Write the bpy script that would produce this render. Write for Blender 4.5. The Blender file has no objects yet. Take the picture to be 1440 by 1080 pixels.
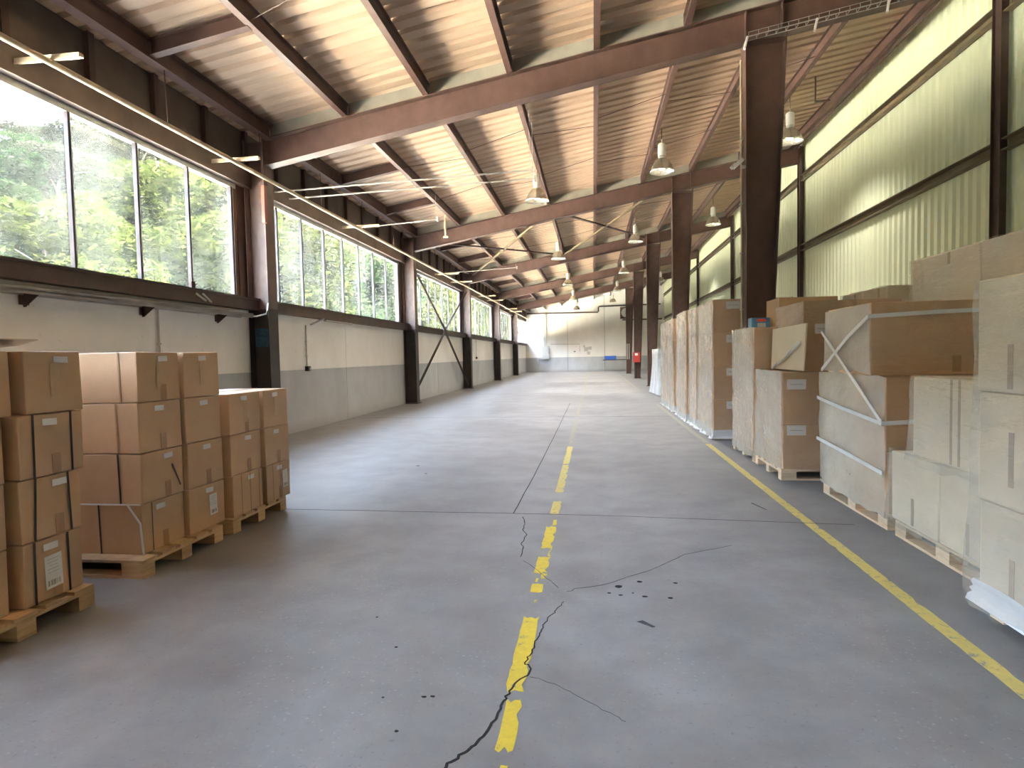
import bpy, bmesh, math, random
from mathutils import Matrix, Vector
RND = random.Random(7)
SC = bpy.context.scene
COL = SC.collection

# ------------------------------------------------------------------ camera
def cam_axes(p, y, r):
    cy, sy, cp, sp, cr, sr = math.cos(y), math.sin(y), math.cos(p), math.sin(p), math.cos(r), math.sin(r)
    f = Vector((sy*cp, cy*cp, sp)); r0 = Vector((cy, -sy, 0)); d0 = f.cross(r0)
    return cr*r0 + sr*d0, -sr*r0 + cr*d0, f
CR, CD, CF = cam_axes(-0.0455631, -0.1331857, 0.0207204)
FPX, EYE = 858.42, Vector((0, 0, 1.30))
cam = bpy.data.cameras.new('camera'); cam.sensor_width = 36; cam.lens = FPX/1440*36
cam.clip_start = 0.05; cam.clip_end = 400
co = bpy.data.objects.new('camera', cam); COL.objects.link(co)
m = Matrix.Identity(4)
for i in range(3):
    m[i][0], m[i][1], m[i][2], m[i][3] = CR[i], -CD[i], -CF[i], EYE[i]
co.matrix_world = m
SC.camera = co
def project(p):
    v = Vector(p) - EYE
    d = v.dot(CF)
    return (720 + FPX*v.dot(CR)/d, 540 + FPX*v.dot(CD)/d, d)

# ------------------------------------------------------------------ light
w = bpy.data.worlds.new('world'); SC.world = w; w.use_nodes = True
nt = w.node_tree; nt.nodes.clear()
sky = nt.nodes.new('ShaderNodeTexSky'); sky.sky_type = 'NISHITA'; sky.sun_disc = False
sky.sun_elevation = math.radians(52); sky.sun_rotation = math.radians(130); sky.altitude = 300
sky.air_density = 1.0; sky.dust_density = 2.0
bg = nt.nodes.new('ShaderNodeBackground'); bg.inputs['Strength'].default_value = 0.8
wo = nt.nodes.new('ShaderNodeOutputWorld')
hsv = nt.nodes.new('ShaderNodeHueSaturation'); hsv.inputs['Saturation'].default_value = .62
nt.links.new(sky.outputs[0], hsv.inputs['Color']); nt.links.new(hsv.outputs[0], bg.inputs['Color']); nt.links.new(bg.outputs[0], wo.inputs['Surface'])
sun = bpy.data.lights.new('sun', 'SUN'); sun.energy = 24.0; sun.angle = math.radians(0.6); sun.color = (1, .95, .87)
so = bpy.data.objects.new('sun', sun); COL.objects.link(so)
so.rotation_euler = Vector((-0.62, 0.22, -0.95)).to_track_quat('-Z', 'Y').to_euler()
SC.view_settings.view_transform = 'Standard'; SC.view_settings.look = 'None'
SC.view_settings.exposure = 3.65; SC.view_settings.gamma = 1.0; SC.view_settings.use_curve_mapping = False
SC.cycles.max_bounces = 10; SC.cycles.diffuse_bounces = 6; SC.cycles.transparent_max_bounces = 24
SC.cycles.use_denoising = True
SC.cycles.sample_clamp_indirect = 6.0

# ------------------------------------------------------------------ materials
def new_mat(name):
    mt = bpy.data.materials.new(name); mt.use_nodes = True
    t = mt.node_tree; return mt, t, t.nodes['Principled BSDF'], t.nodes['Material Output']
def N(t, kind, **kw):
    n = t.nodes.new(kind)
    for k, v in kw.items():
        if k in n.inputs: n.inputs[k].default_value = v
        else: setattr(n, k, v)
    return n
def coords(t, scale=(1, 1, 1), which='Object'):
    tc = N(t, 'ShaderNodeTexCoord'); mp = N(t, 'ShaderNodeMapping'); mp.inputs['Scale'].default_value = scale
    t.links.new(tc.outputs[which], mp.inputs['Vector']); return mp.outputs[0]
def noise(t, vec, scale, detail=4, rough=.55):
    n = N(t, 'ShaderNodeTexNoise'); n.inputs['Scale'].default_value = scale
    n.inputs['Detail'].default_value = detail; n.inputs['Roughness'].default_value = rough
    t.links.new(vec, n.inputs['Vector']); return n.outputs['Fac']
def ramp(t, fac, stops):
    r = N(t, 'ShaderNodeValToRGB'); e = r.color_ramp.elements
    while len(e) < len(stops): e.new(.5)
    for el, (p, c) in zip(e, stops):
        el.position = p; el.color = (*c, 1) if len(c) == 3 else c
    t.links.new(fac, r.inputs[0]); return r.outputs[0]
def mrange(t, v, a, b):
    m_ = N(t, 'ShaderNodeMapRange'); m_.inputs[1].default_value = a; m_.inputs[2].default_value = b; t.links.new(v, m_.inputs[0]); return m_.outputs[0]
def mixc(t, fac, a, b, blend='MIX'):
    n = N(t, 'ShaderNodeMix', data_type='RGBA', blend_type=blend)
    for s, v in ((n.inputs[0], fac), (n.inputs[6], a), (n.inputs[7], b)):
        if hasattr(v, 'is_linked') or isinstance(v, bpy.types.NodeSocket): t.links.new(v, s)
        elif isinstance(v, tuple): s.default_value = (*v, 1)
        else: s.default_value = v
    return n.outputs[2]
def bump(t, b, h, strength=.2, dist=.01):
    n = N(t, 'ShaderNodeBump'); n.inputs['Strength'].default_value = strength; n.inputs['Distance'].default_value = dist
    t.links.new(h, n.inputs['Height']); t.links.new(n.outputs[0], b.inputs['Normal'])
    if 'Coat Normal' in b.inputs: t.links.new(n.outputs[0], b.inputs['Coat Normal'])
def simple(name, c, c2=None, scale=8, stretch=(1, 1, 1), rough=.55, metal=0, bstr=.1, bdist=.004, rnd=0):
    mt, t, b, o = new_mat(name)
    v = coords(t, stretch); f = noise(t, v, scale)
    c2 = c2 or tuple(x*.8 for x in c)
    colr = ramp(t, f, ((.3, c2), (.7, c)))
    if rnd:
        oi = N(t, 'ShaderNodeObjectInfo'); hs = N(t, 'ShaderNodeHueSaturation')
        mr = N(t, 'ShaderNodeMapRange'); mr.inputs[3].default_value = 1-rnd; mr.inputs[4].default_value = 1+rnd
        t.links.new(oi.outputs['Random'], mr.inputs[0]); t.links.new(mr.outputs[0], hs.inputs['Value'])
        t.links.new(colr, hs.inputs['Color']); colr = hs.outputs[0]
    t.links.new(colr, b.inputs['Base Color']); b.inputs['Roughness'].default_value = rough; b.inputs['Metallic'].default_value = metal
    if bstr: bump(t, b, f, bstr, bdist)
    return mt
M = {}
M['steel'] = simple('brown_painted_steel', (.125, .068, .052), (.085, .045, .035), 5, rough=.48, bstr=.04)
M['steel_dark'] = simple('dark_brown_steel', (.10, .058, .045), (.06, .034, .027), 4, rough=.5, bstr=.04)
M['girt'] = simple('olive_brown_steel', (.20, .15, .085), (.14, .10, .055), 5, rough=.5, bstr=.04)
M['mullion'] = simple('window_mullion_paint', (.055, .04, .04), (.03, .022, .022), 9, rough=.4, bstr=0)
M['frame_light'] = simple('pale_window_trim', (.55, .56, .54), (.42, .43, .42), 9, rough=.5, bstr=0)
M['fascia'] = simple('brown_fascia_board', (.15, .11, .088), (.095, .068, .054), 3, rough=.7)
M['closure'] = simple('grey_closure_board', (.36, .33, .26), (.28, .26, .21), 4, rough=.7)
M['sheet'] = simple('cream_wall_sheet', (.83, .87, .64), (.77, .81, .58), 1.3, (1, 1, .3), rough=.42, bstr=0)
M['galv'] = simple('galvanised_steel', (.55, .55, .52), (.40, .40, .38), 12, rough=.38, metal=.6, bstr=0)
M['pipe'] = simple('cream_painted_pipe', (.60, .50, .34), (.45, .36, .24), 9, rough=.4, bstr=0)
M['conduit'] = simple('grey_plastic_conduit', (.45, .42, .38), (.36, .33, .30), 9, rough=.5, bstr=0)
M['shelf'] = simple('weathered_grey_channel', (.42, .40, .38), (.27, .25, .23), 14, (1, .3, 1), rough=.55)
M['lampmetal'] = simple('lamp_ballast_paint', (.62, .60, .54), (.52, .50, .45), 8, rough=.35, bstr=0)
M['reflector'] = simple('spun_aluminium_reflector', (.66, .63, .54), (.55, .52, .44), 6, rough=.22, metal=.75, bstr=0)
M['white'] = simple('white_paper', (.80, .80, .79), (.74, .74, .74), 30, rough=.6, bstr=0)
M['whitemetal'] = simple('white_enamel', (.78, .77, .74), (.70, .69, .66), 6, rough=.4, bstr=0)
M['greymetal'] = simple('grey_cabinet_enamel', (.58, .57, .52), (.50, .49, .45), 6, rough=.4, bstr=0)
M['black'] = simple('black_strap', (.03, .026, .024), (.02, .018, .017), 12, rough=.5, bstr=0)
M['red'] = simple('red_enamel', (.55, .06, .05), (.45, .05, .04), 8, rough=.4, bstr=0)
M['redprint'] = simple('red_print', (.85, .10, .06), (.75, .08, .05), 8, rough=.5, bstr=0)
M['blue'] = simple('blue_print', (.09, .30, .55), (.07, .24, .46), 8, rough=.4, bstr=0)
M['cratelue'] = simple('blue_plastic', (.06, .17, .62), (.04, .13, .5), 8, rough=.35, bstr=0)
M['pblue'] = simple('petrol_blue_paint', (.05, .13, .19), (.02, .045, .07), 22, rough=.5, bstr=0)
M['tape'] = simple('brown_packing_tape', (.47, .30, .165), (.41, .26, .14), 15, rough=.22, bstr=0)
M['tapepale'] = simple('pale_packing_tape', (.64, .45, .28), (.58, .40, .24), 15, rough=.25, bstr=0)
M['ptape'] = simple('dull_tape', (.42, .33, .23), (.37, .29, .20), 15, rough=.3, bstr=0)
M['cardtop'] = simple('carton_liner', (.62, .52, .42), (.55, .46, .37), 8, rough=.6, bstr=0)
M['rust'] = simple('rust_red_paint', (.36, .13, .10), (.28, .10, .075), 8, rough=.6, bstr=0)
M['bark'] = simple('tree_bark', (.075, .062, .05), (.045, .037, .03), 6, (1, 1, .2), rough=.9)
M['crack'] = simple('crack_shadow_dirt', (.02, .019, .018), (.012, .011, .011), 30, rough=.95, bstr=0)
M['jointm'] = simple('floor_joint_filler', (.09, .09, .095), (.05, .05, .052), 20, rough=.9, bstr=0)
M['yard'] = simple('pale_bounce_yard', (.78, .72, .60), (.72, .66, .55), .6, rough=.8, bstr=0)
M['hill'] = simple('hillside_scrub', (.016, .022, .009), (.009, .014, .005), 1.5, rough=.95)

def cardboard(name, c, c2):
    mt, t, b, o = new_mat(name)
    v = coords(t, (1, 1, 1)); f = noise(t, v, 5, 5); g = noise(t, coords(t, (60, 60, 4)), 3, 2)
    colr = ramp(t, f, ((.3, c2), (.7, c)))
    oi = N(t, 'ShaderNodeObjectInfo'); hs = N(t, 'ShaderNodeHueSaturation')
    mr = N(t, 'ShaderNodeMapRange'); mr.inputs[3].default_value = .9; mr.inputs[4].default_value = 1.1
    t.links.new(oi.outputs['Random'], mr.inputs[0]); t.links.new(mr.outputs[0], hs.inputs['Value'])
    t.links.new(colr, hs.inputs['Color']); t.links.new(hs.outputs[0], b.inputs['Base Color'])
    b.inputs['Roughness'].default_value = .5; bump(t, b, g, .06, .002)
    return mt
M['card'] = cardboard('kraft_cardboard', (.60, .385, .215), (.53, .335, .185))
M['cardpale'] = cardboard('pale_kraft_cardboard', (.72, .63, .48), (.66, .57, .43))
def wood(name, c, c2):
    mt, t, b, o = new_mat(name)
    f = noise(t, coords(t, (3, 3, 14)), 4, 6)
    oi = N(t, 'ShaderNodeObjectInfo'); k = ramp(t, f, ((.3, c2), (.7, c)))
    hs = N(t, 'ShaderNodeHueSaturation'); mr = N(t, 'ShaderNodeMapRange'); mr.inputs[3].default_value = .78; mr.inputs[4].default_value = 1.15
    t.links.new(oi.outputs['Random'], mr.inputs[0]); t.links.new(mr.outputs[0], hs.inputs['Value'])
    t.links.new(k, hs.inputs['Color']); t.links.new(hs.outputs[0], b.inputs['Base Color'])
    b.inputs['Roughness'].default_value = .7; bump(t, b, f, .2, .003); return mt
M['wood'] = wood('pallet_pine', (.68, .47, .27), (.50, .33, .18))
M['woodpale'] = wood('pale_pallet_pine', (.66, .52, .36), (.52, .39, .26))

def roof_mat():
    mt, t, b, o = new_mat('brown_fibre_roof_sheet')
    a = noise(t, coords(t, (.35, 3.5, 1)), 2.2, 5); c = noise(t, coords(t, (1, 1, 1)), .8, 3)
    k = ramp(t, a, ((.25, (.44, .30, .205)), (.55, (.60, .44, .31)), (.8, (.70, .57, .43))))
    k = mixc(t, ramp(t, c, ((.35, (0, 0, 0)), (.7, (1, 1, 1)))), k, (.50, .36, .25))
    t.links.new(k, b.inputs['Base Color']); b.inputs['Roughness'].default_value = .6; bump(t, b, a, .1, .004); return mt
M['roof'] = roof_mat()
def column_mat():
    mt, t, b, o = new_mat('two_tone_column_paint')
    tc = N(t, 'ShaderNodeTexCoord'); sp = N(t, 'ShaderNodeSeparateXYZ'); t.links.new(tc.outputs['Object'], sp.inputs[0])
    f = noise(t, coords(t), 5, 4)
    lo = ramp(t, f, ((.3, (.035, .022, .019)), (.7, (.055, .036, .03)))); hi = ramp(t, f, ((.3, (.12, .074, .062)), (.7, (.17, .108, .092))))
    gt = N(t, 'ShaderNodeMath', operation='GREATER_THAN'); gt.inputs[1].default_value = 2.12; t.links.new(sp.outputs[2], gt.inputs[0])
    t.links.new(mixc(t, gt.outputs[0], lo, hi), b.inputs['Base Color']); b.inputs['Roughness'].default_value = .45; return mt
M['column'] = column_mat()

def wall_mat():
    mt, t, b, o = new_mat('two_tone_wall_paint')
    tc = N(t, 'ShaderNodeTexCoord'); sp = N(t, 'ShaderNodeSeparateXYZ'); t.links.new(tc.outputs['Object'], sp.inputs[0])
    f = noise(t, coords(t, (1, 1, .6)), 1.6, 6); s = noise(t, coords(t, (1, 1, 1)), 14, 3)
    lo = ramp(t, f, ((.3, (.40, .405, .41)), (.7, (.50, .505, .51))))
    hi = ramp(t, f, ((.3, (.76, .735, .69)), (.7, (.85, .825, .78))))
    gt = N(t, 'ShaderNodeMath', operation='GREATER_THAN'); gt.inputs[1].default_value = 1.13; t.links.new(sp.outputs[2], gt.inputs[0])
    k = mixc(t, gt.outputs[0], lo, hi)
    k = mixc(t, ramp(t, s, ((.66, (0, 0, 0)), (.76, (.35, .35, .35)))), k, (.30, .27, .24))
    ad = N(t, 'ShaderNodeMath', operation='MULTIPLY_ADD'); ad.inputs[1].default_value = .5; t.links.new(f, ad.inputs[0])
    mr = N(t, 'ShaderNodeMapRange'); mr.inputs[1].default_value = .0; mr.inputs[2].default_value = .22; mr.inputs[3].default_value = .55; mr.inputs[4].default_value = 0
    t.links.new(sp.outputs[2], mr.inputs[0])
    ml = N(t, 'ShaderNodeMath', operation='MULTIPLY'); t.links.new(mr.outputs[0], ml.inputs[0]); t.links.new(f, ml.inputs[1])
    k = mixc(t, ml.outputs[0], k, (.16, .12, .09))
    t.links.new(k, b.inputs['Base Color']); b.inputs['Roughness'].default_value = .65; bump(t, b, f, .08, .01); return mt
M['wall'] = wall_mat()

def floor_mat():
    mt, t, b, o = new_mat('worn_concrete_floor')
    big = noise(t, coords(t, (.45, .38, 1)), .8, 6, .6); mid = noise(t, coords(t), 2.4, 6, .62); fine = noise(t, coords(t), 45, 4, .7)
    vec = coords(t)
    k = ramp(t, big, ((.30, (.19, .192, .20)), (.50, (.295, .294, .30)), (.72, (.40, .395, .395))))
    k = mixc(t, ramp(t, mid, ((.33, (.42, .42, .42)), (.62, (0, 0, 0)))), k, (.14, .138, .14))
    # pale aggregate flecks and dark pits
    vo = N(t, 'ShaderNodeTexVoronoi'); vo.inputs['Scale'].default_value = 30; vo.inputs['Randomness'].default_value = 1.0; t.links.new(vec, vo.inputs['Vector'])
    patch = ramp(t, noise(t, vec, 1.1, 3), ((.44, (0, 0, 0)), (.6, (1, 1, 1))))
    fl = ramp(t, vo.outputs['Distance'], ((.06, (1, 1, 1)), (.22, (0, 0, 0))))
    mu = mixc(t, 1.0, patch, fl, 'MULTIPLY')
    k = mixc(t, mixc(t, 1.0, mu, (.5, .5, .5), 'MULTIPLY'), k, (.46, .47, .48))
    k = mixc(t, ramp(t, fine, ((.30, (.5, .5, .5)), (.40, (0, 0, 0)))), k, (.10, .10, .105))
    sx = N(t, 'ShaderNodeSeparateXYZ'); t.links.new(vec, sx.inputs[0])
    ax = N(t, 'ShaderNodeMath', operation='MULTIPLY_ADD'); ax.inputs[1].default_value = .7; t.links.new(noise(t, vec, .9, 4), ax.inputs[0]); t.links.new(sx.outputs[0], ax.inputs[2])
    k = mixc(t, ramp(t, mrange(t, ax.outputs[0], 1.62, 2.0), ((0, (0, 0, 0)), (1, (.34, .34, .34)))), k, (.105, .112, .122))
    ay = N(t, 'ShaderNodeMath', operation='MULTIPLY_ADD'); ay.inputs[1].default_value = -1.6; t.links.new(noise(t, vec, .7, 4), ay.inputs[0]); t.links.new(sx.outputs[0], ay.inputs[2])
    k = mixc(t, ramp(t, mrange(t, ay.outputs[0], -2.6, -3.6), ((0, (0, 0, 0)), (1, (.40, .40, .40)))), k, (.13, .115, .10))  # contact shade beside the left stacks, put into the floor colour
    t.links.new(k, b.inputs['Base Color'])
    r = ramp(t, big, ((.3, (.42, .42, .42)), (.7, (.58, .58, .58)))); t.links.new(r, b.inputs['Roughness'])
    bump(t, b, noise(t, vec, 60, 5, .75), .35, .004); return mt
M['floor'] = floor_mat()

def paint_mat(name, c, c2, wear):
    mt, t, b, o = new_mat(name)
    f = noise(t, coords(t), 26, 5, .7)
    k = ramp(t, f, ((wear, (.25, .25, .24)), (wear+.06, c2), (.75, c)))
    t.links.new(k, b.inputs['Base Color']); b.inputs['Roughness'].default_value = .55; bump(t, b, f, .15, .003); return mt
M['paint'] = paint_mat('yellow_floor_paint', (.80, .62, .06), (.66, .50, .06), .33)
M['paintold'] = paint_mat('faded_yellow_floor_paint', (.68, .56, .14), (.58, .48, .15), .36)
M['paintdust'] = paint_mat('dusty_yellow_floor_paint', (.40, .38, .25), (.34, .33, .25), .44)

def glass_mat():
    mt, t, b, o = new_mat('dusty_window_glass')
    t.nodes.remove(b)
    tr = N(t, 'ShaderNodeBsdfTransparent'); tr.inputs[0].default_value = (.95, .97, .96, 1)
    gl = N(t, 'ShaderNodeBsdfGlossy'); gl.inputs['Roughness'].default_value = .02
    lw = N(t, 'ShaderNodeLayerWeight'); pw5 = N(t, 'ShaderNodeMath', operation='POWER'); pw5.inputs[1].default_value = 6
    sc5 = N(t, 'ShaderNodeMath', operation='MULTIPLY_ADD'); sc5.inputs[1].default_value = .45; sc5.inputs[2].default_value = .02
    t.links.new(lw.outputs['Facing'], pw5.inputs[0]); t.links.new(pw5.outputs[0], sc5.inputs[0])
    m1 = N(t, 'ShaderNodeMixShader'); t.links.new(sc5.outputs[0], m1.inputs[0]); t.links.new(tr.outputs[0], m1.inputs[1]); t.links.new(gl.outputs[0], m1.inputs[2])
    du = N(t, 'ShaderNodeBsdfTranslucent'); du.inputs[0].default_value = (.8, .85, .8, 1)
    f = ramp(t, noise(t, coords(t, (1, 1, .4)), 1.4, 5), ((.35, (.004, .004, .004)), (.75, (.03, .03, .03))))
    m2 = N(t, 'ShaderNodeMixShader'); t.links.new(f, m2.inputs[0]); t.links.new(m1.outputs[0], m2.inputs[1]); t.links.new(du.outputs[0], m2.inputs[2])
    t.links.new(m2.outputs[0], o.inputs['Surface']); return mt
M['glass'] = glass_mat()

def film_mat(name, c, lo, hi, wrinkle=.5, gloss=.10):
    mt, t, b, o = new_mat(name)
    b.inputs['Base Color'].default_value = (*c, 1); b.inputs['Roughness'].default_value = .35
    f = noise(t, coords(t, (.6, .6, 3.4)), 4.5, 2, .5); g = noise(t, coords(t, (1, 1, 1.6)), 2.2, 4)
    n2 = noise(t, coords(t, (1, 1, 2.2)), 5, 3)
    ad = N(t, 'ShaderNodeMath', operation='ADD'); t.links.new(f, ad.inputs[0]); t.links.new(n2, ad.inputs[1])
    bp = N(t, 'ShaderNodeBump'); bp.inputs['Strength'].default_value = wrinkle; bp.inputs['Distance'].default_value = .035
    t.links.new(ad.outputs[0], bp.inputs['Height'])
    tr = N(t, 'ShaderNodeBsdfTransparent'); ms = N(t, 'ShaderNodeMixShader'); gl = N(t, 'ShaderNodeBsdfGlossy'); gl.inputs['Roughness'].default_value = .06
    t.links.new(bp.outputs[0], gl.inputs['Normal'])
    t.links.new(ramp(t, g, ((.3, (lo,)*3), (.7, (hi,)*3))), ms.inputs[0])
    t.links.new(tr.outputs[0], ms.inputs[1]); t.links.new(b.outputs[0], ms.inputs[2])
    lw = N(t, 'ShaderNodeLayerWeight'); t.links.new(bp.outputs[0], lw.inputs['Normal'])
    pw_ = N(t, 'ShaderNodeMath', operation='POWER'); pw_.inputs[1].default_value = 4; t.links.new(lw.outputs['Facing'], pw_.inputs[0])
    ma = N(t, 'ShaderNodeMath', operation='MULTIPLY_ADD'); ma.inputs[1].default_value = .5; ma.inputs[2].default_value = gloss; t.links.new(pw_.outputs[0], ma.inputs[0])
    m2 = N(t, 'ShaderNodeMixShader'); t.links.new(ma.outputs[0], m2.inputs[0]); t.links.new(ms.outputs[0], m2.inputs[1]); t.links.new(gl.outputs[0], m2.inputs[2])
    t.links.new(m2.outputs[0], o.inputs['Surface']); return mt
M['film'] = film_mat('skylit_pale_film', (.88, .83, .72), .36, .46, .5, .12)  # sky light on the aisle faces is put into this paler haze
M['filmclear'] = film_mat('clear_stretch_film', (.88, .84, .74), .14, .24, .4, .10)
M['filmthin'] = film_mat('thin_stretch_film', (.72, .70, .66), .05, .14, .8, .10)
M['filmwhite'] = film_mat('bunched_white_film', (.80, .85, .92), .80, .95, .5)
M['cord'] = film_mat('twisted_film_cord', (.78, .82, .86), .8, .95, .3)

def leaf_mat(name, c, c2):
    mt, t, b, o = new_mat(name); t.nodes.remove(b)
    f = noise(t, coords(t), 1.3, 3); k = ramp(t, f, ((.35, c2), (.65, c)))
    d = N(t, 'ShaderNodeBsdfDiffuse'); tl = N(t, 'ShaderNodeBsdfTranslucent'); ms = N(t, 'ShaderNodeMixShader'); ms.inputs[0].default_value = .35
    t.links.new(k, d.inputs[0]); t.links.new(k, tl.inputs[0]); t.links.new(d.outputs[0], ms.inputs[1]); t.links.new(tl.outputs[0], ms.inputs[2])
    t.links.new(ms.outputs[0], o.inputs['Surface']); return mt
M['leafy'] = leaf_mat('yellow_green_leaves', (.026, .031, .0065), (.014, .020, .0045))
M['leafd'] = leaf_mat('mid_green_leaves', (.015, .024, .009), (.008, .015, .006))
M['leafp'] = leaf_mat('grey_green_pine_needles', (.024, .025, .017), (.013, .015, .009))

def barcode_mat():
    mt, t, b, o = new_mat('printed_barcode')
    f = noise(t, coords(t, (1, 620, .01)), 1.0, 1)
    k = ramp(t, f, ((.47, (.10, .10, .10)), (.5, (.8, .8, .79)))); t.links.new(k, b.inputs['Base Color']); b.inputs['Roughness'].default_value = .6; return mt
M['barcode'] = barcode_mat()
M['print'] = simple('grey_printed_text', (.62, .62, .62), (.45, .45, .45), 90, (1, 1, 3), rough=.6, bstr=0)
mt, t, b, o = new_mat('lamp_bulb_glow'); b.inputs['Base Color'].default_value = (.9, .9, .85, 1)
b.inputs['Emission Color'].default_value = (1, .95, .82, 1); b.inputs['Emission Strength'].default_value = 3.0; M['bulb'] = mt

# ------------------------------------------------------------------ builders
class MB:
    def __init__(s): s.v = []; s.f = []; s.mi = []
    def box(s, x0, x1, y0, y1, z0, z1, k=0):
        n = len(s.v)
        s.v += [(x0, y0, z0), (x1, y0, z0), (x1, y1, z0), (x0, y1, z0), (x0, y0, z1), (x1, y0, z1), (x1, y1, z1), (x0, y1, z1)]
        for q in ((3, 2, 1, 0), (4, 5, 6, 7), (0, 1, 5, 4), (1, 2, 6, 5), (2, 3, 7, 6), (3, 0, 4, 7)):
            s.f.append([n+i for i in q]); s.mi.append(k)
        return s
    def hexa(s, p, k=0):      # 8 points: bottom 4 ccw, top 4 ccw
        n = len(s.v); s.v += [tuple(q) for q in p]
        for q in ((3, 2, 1, 0), (4, 5, 6, 7), (0, 1, 5, 4), (1, 2, 6, 5), (2, 3, 7, 6), (3, 0, 4, 7)):
            s.f.append([n+i for i in q]); s.mi.append(k)
        return s
    def bar(s, a, b, w, h, up=(0, 0, 1), k=0):
        a, b = Vector(a), Vector(b); d = (b-a).normalized(); u = Vector(up)
        sd = d.cross(u).normalized(); u = sd.cross(d).normalized()
        r, q = sd*w/2, u*h/2
        return s.hexa([a-r-q, a+r-q, b+r-q, b-r-q, a-r+q, a+r+q, b+r+q, b-r+q], k)
    def tube(s, pts, r, seg=8, k=0):
        pts = [Vector(p) for p in pts]; rings = []
        for i, p in enumerate(pts):
            d = (pts[min(i+1, len(pts)-1)] - pts[max(i-1, 0)]).normalized()
            u = Vector((0, 0, 1)) if abs(d.z) < .9 else Vector((1, 0, 0))
            a = d.cross(u).normalized(); c = a.cross(d)
            rr = r[i] if isinstance(r, (list, tuple)) else r
            n = len(s.v); rings.append(n)
            for j in range(seg):
                t = 2*math.pi*j/seg; s.v.append(tuple(p + a*math.cos(t)*rr + c*math.sin(t)*rr))
        for a, c in zip(rings, rings[1:]):
            for j in range(seg):
                s.f.append([a+j, a+(j+1) % seg, c+(j+1) % seg, c+j]); s.mi.append(k)
        s.f.append([rings[0]+j for j in reversed(range(seg))]); s.f.append([rings[-1]+j for j in range(seg)]); s.mi += [k, k]
        return s
    def lathe(s, prof, seg=24, c=(0, 0, 0), k=0):
        rings = []
        for r, z in prof:
            rings.append(len(s.v))
            for j in range(seg):
                t = 2*math.pi*j/seg; s.v.append((c[0]+r*math.cos(t), c[1]+r*math.sin(t), c[2]+z))
        for a, d in zip(rings, rings[1:]):
            for j in range(seg):
                s.f.append([a+j, a+(j+1) % seg, d+(j+1) % seg, d+j]); s.mi.append(k)
        return s
    def poly(s, pts, k=0):
        n = len(s.v); s.v += [tuple(p) for p in pts]; s.f.append(list(range(n, n+len(pts)))); s.mi.append(k); return s
    def slab(s, pts, z0, z1, k=0):     # polygon in xy extruded
        n = len(s.v); q = len(pts)
        s.v += [(p[0], p[1], z0) for p in pts] + [(p[0], p[1], z1) for p in pts]
        s.f.append([n+i for i in reversed(range(q))]); s.f.append([n+q+i for i in range(q)]); s.mi += [k, k]
        for i in range(q):
            j = (i+1) % q; s.f.append([n+i, n+j, n+q+j, n+q+i]); s.mi.append(k)
        return s
    def mesh(s, name, mats, off=(0, 0, 0), smooth=False):
        me = bpy.data.meshes.new(name)
        me.from_pydata([(x-off[0], y-off[1], z-off[2]) for x, y, z in s.v], [], s.f)
        for mm in (mats if isinstance(mats, (list, tuple)) else [mats]): me.materials.append(M[mm])
        me.polygons.foreach_set('material_index', s.mi)
        if smooth: me.polygons.foreach_set('use_smooth', [True]*len(me.polygons))
        me.update(); return me
    def build(s, name, mats, parent=None, loc=None, smooth=False):
        """verts in world coords: the object sits at loc (or at its parent's place)"""
        if parent is not None: off = abs_loc(parent); l = (0, 0, 0)
        else: off = l = loc or (0, 0, 0)
        o = bpy.data.objects.new(name, s.mesh(name, mats, off, smooth)); COL.objects.link(o)
        o.location = l; o.parent = parent; return o
def abs_loc(o):
    v = Vector((0, 0, 0))
    while o is not None: v += Vector(o.location); o = o.parent
    return v
def tag(o, label=None, cat=None, group=None, kind=None):
    if label: o['label'] = label
    if cat: o['category'] = cat
    if group: o['group'] = group
    if kind: o['kind'] = kind
    return o
def empty(name, loc=(0, 0, 0), **kw):
    o = bpy.data.objects.new(name, None); COL.objects.link(o); o.location = loc; o.empty_display_size = .1
    return tag(o, **kw)
def put(name, me, parent=None, loc=(0, 0, 0), rz=0):
    o = bpy.data.objects.new(name, me); COL.objects.link(o); o.parent = parent; o.location = loc; o.rotation_euler = (0, 0, rz); return o
def copy_tree(o, parent=None):
    c = o.copy(); COL.objects.link(c); c.parent = parent
    for ch in list(o.children): copy_tree(ch, c)
    return c
ORD = ['first', 'second', 'third', 'fourth', 'fifth', 'sixth', 'seventh', 'eighth', 'ninth', 'tenth', 'eleventh', 'twelfth', 'thirteenth',
       'fourteenth', 'fifteenth', 'sixteenth', 'seventeenth', 'eighteenth', 'nineteenth', 'twentieth']
def nth(i):
    if i < len(ORD): return ORD[i]
    tens = ['twenty', 'thirty', 'forty', 'fifty', 'sixty', 'seventy', 'eighty', 'ninety'][(i+1)//10-2]
    return tens + ' ' + ORD[(i+1) % 10 - 1] if (i+1) % 10 else tens[:-1] + 'ieth'

# ------------------------------------------------------------------ hall dimensions (metres)
BAY = 7.9
FY = [-6.7 + BAY*i for i in range(7)]          # portal frames
YB, YE = -6.7, 48.6                            # back and end wall
XL, XR, XC = -5.35, 5.50, 2.14                 # window wall, sheet wall, column row
SL = .177
def ztop(x): return 4.75 + SL*(x+4.94)         # top of rafters
def zroof(x): return ztop(x) + .22             # underside of the roof sheets
PX = [-4.94 + 1.263*i for i in range(9)]

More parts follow.
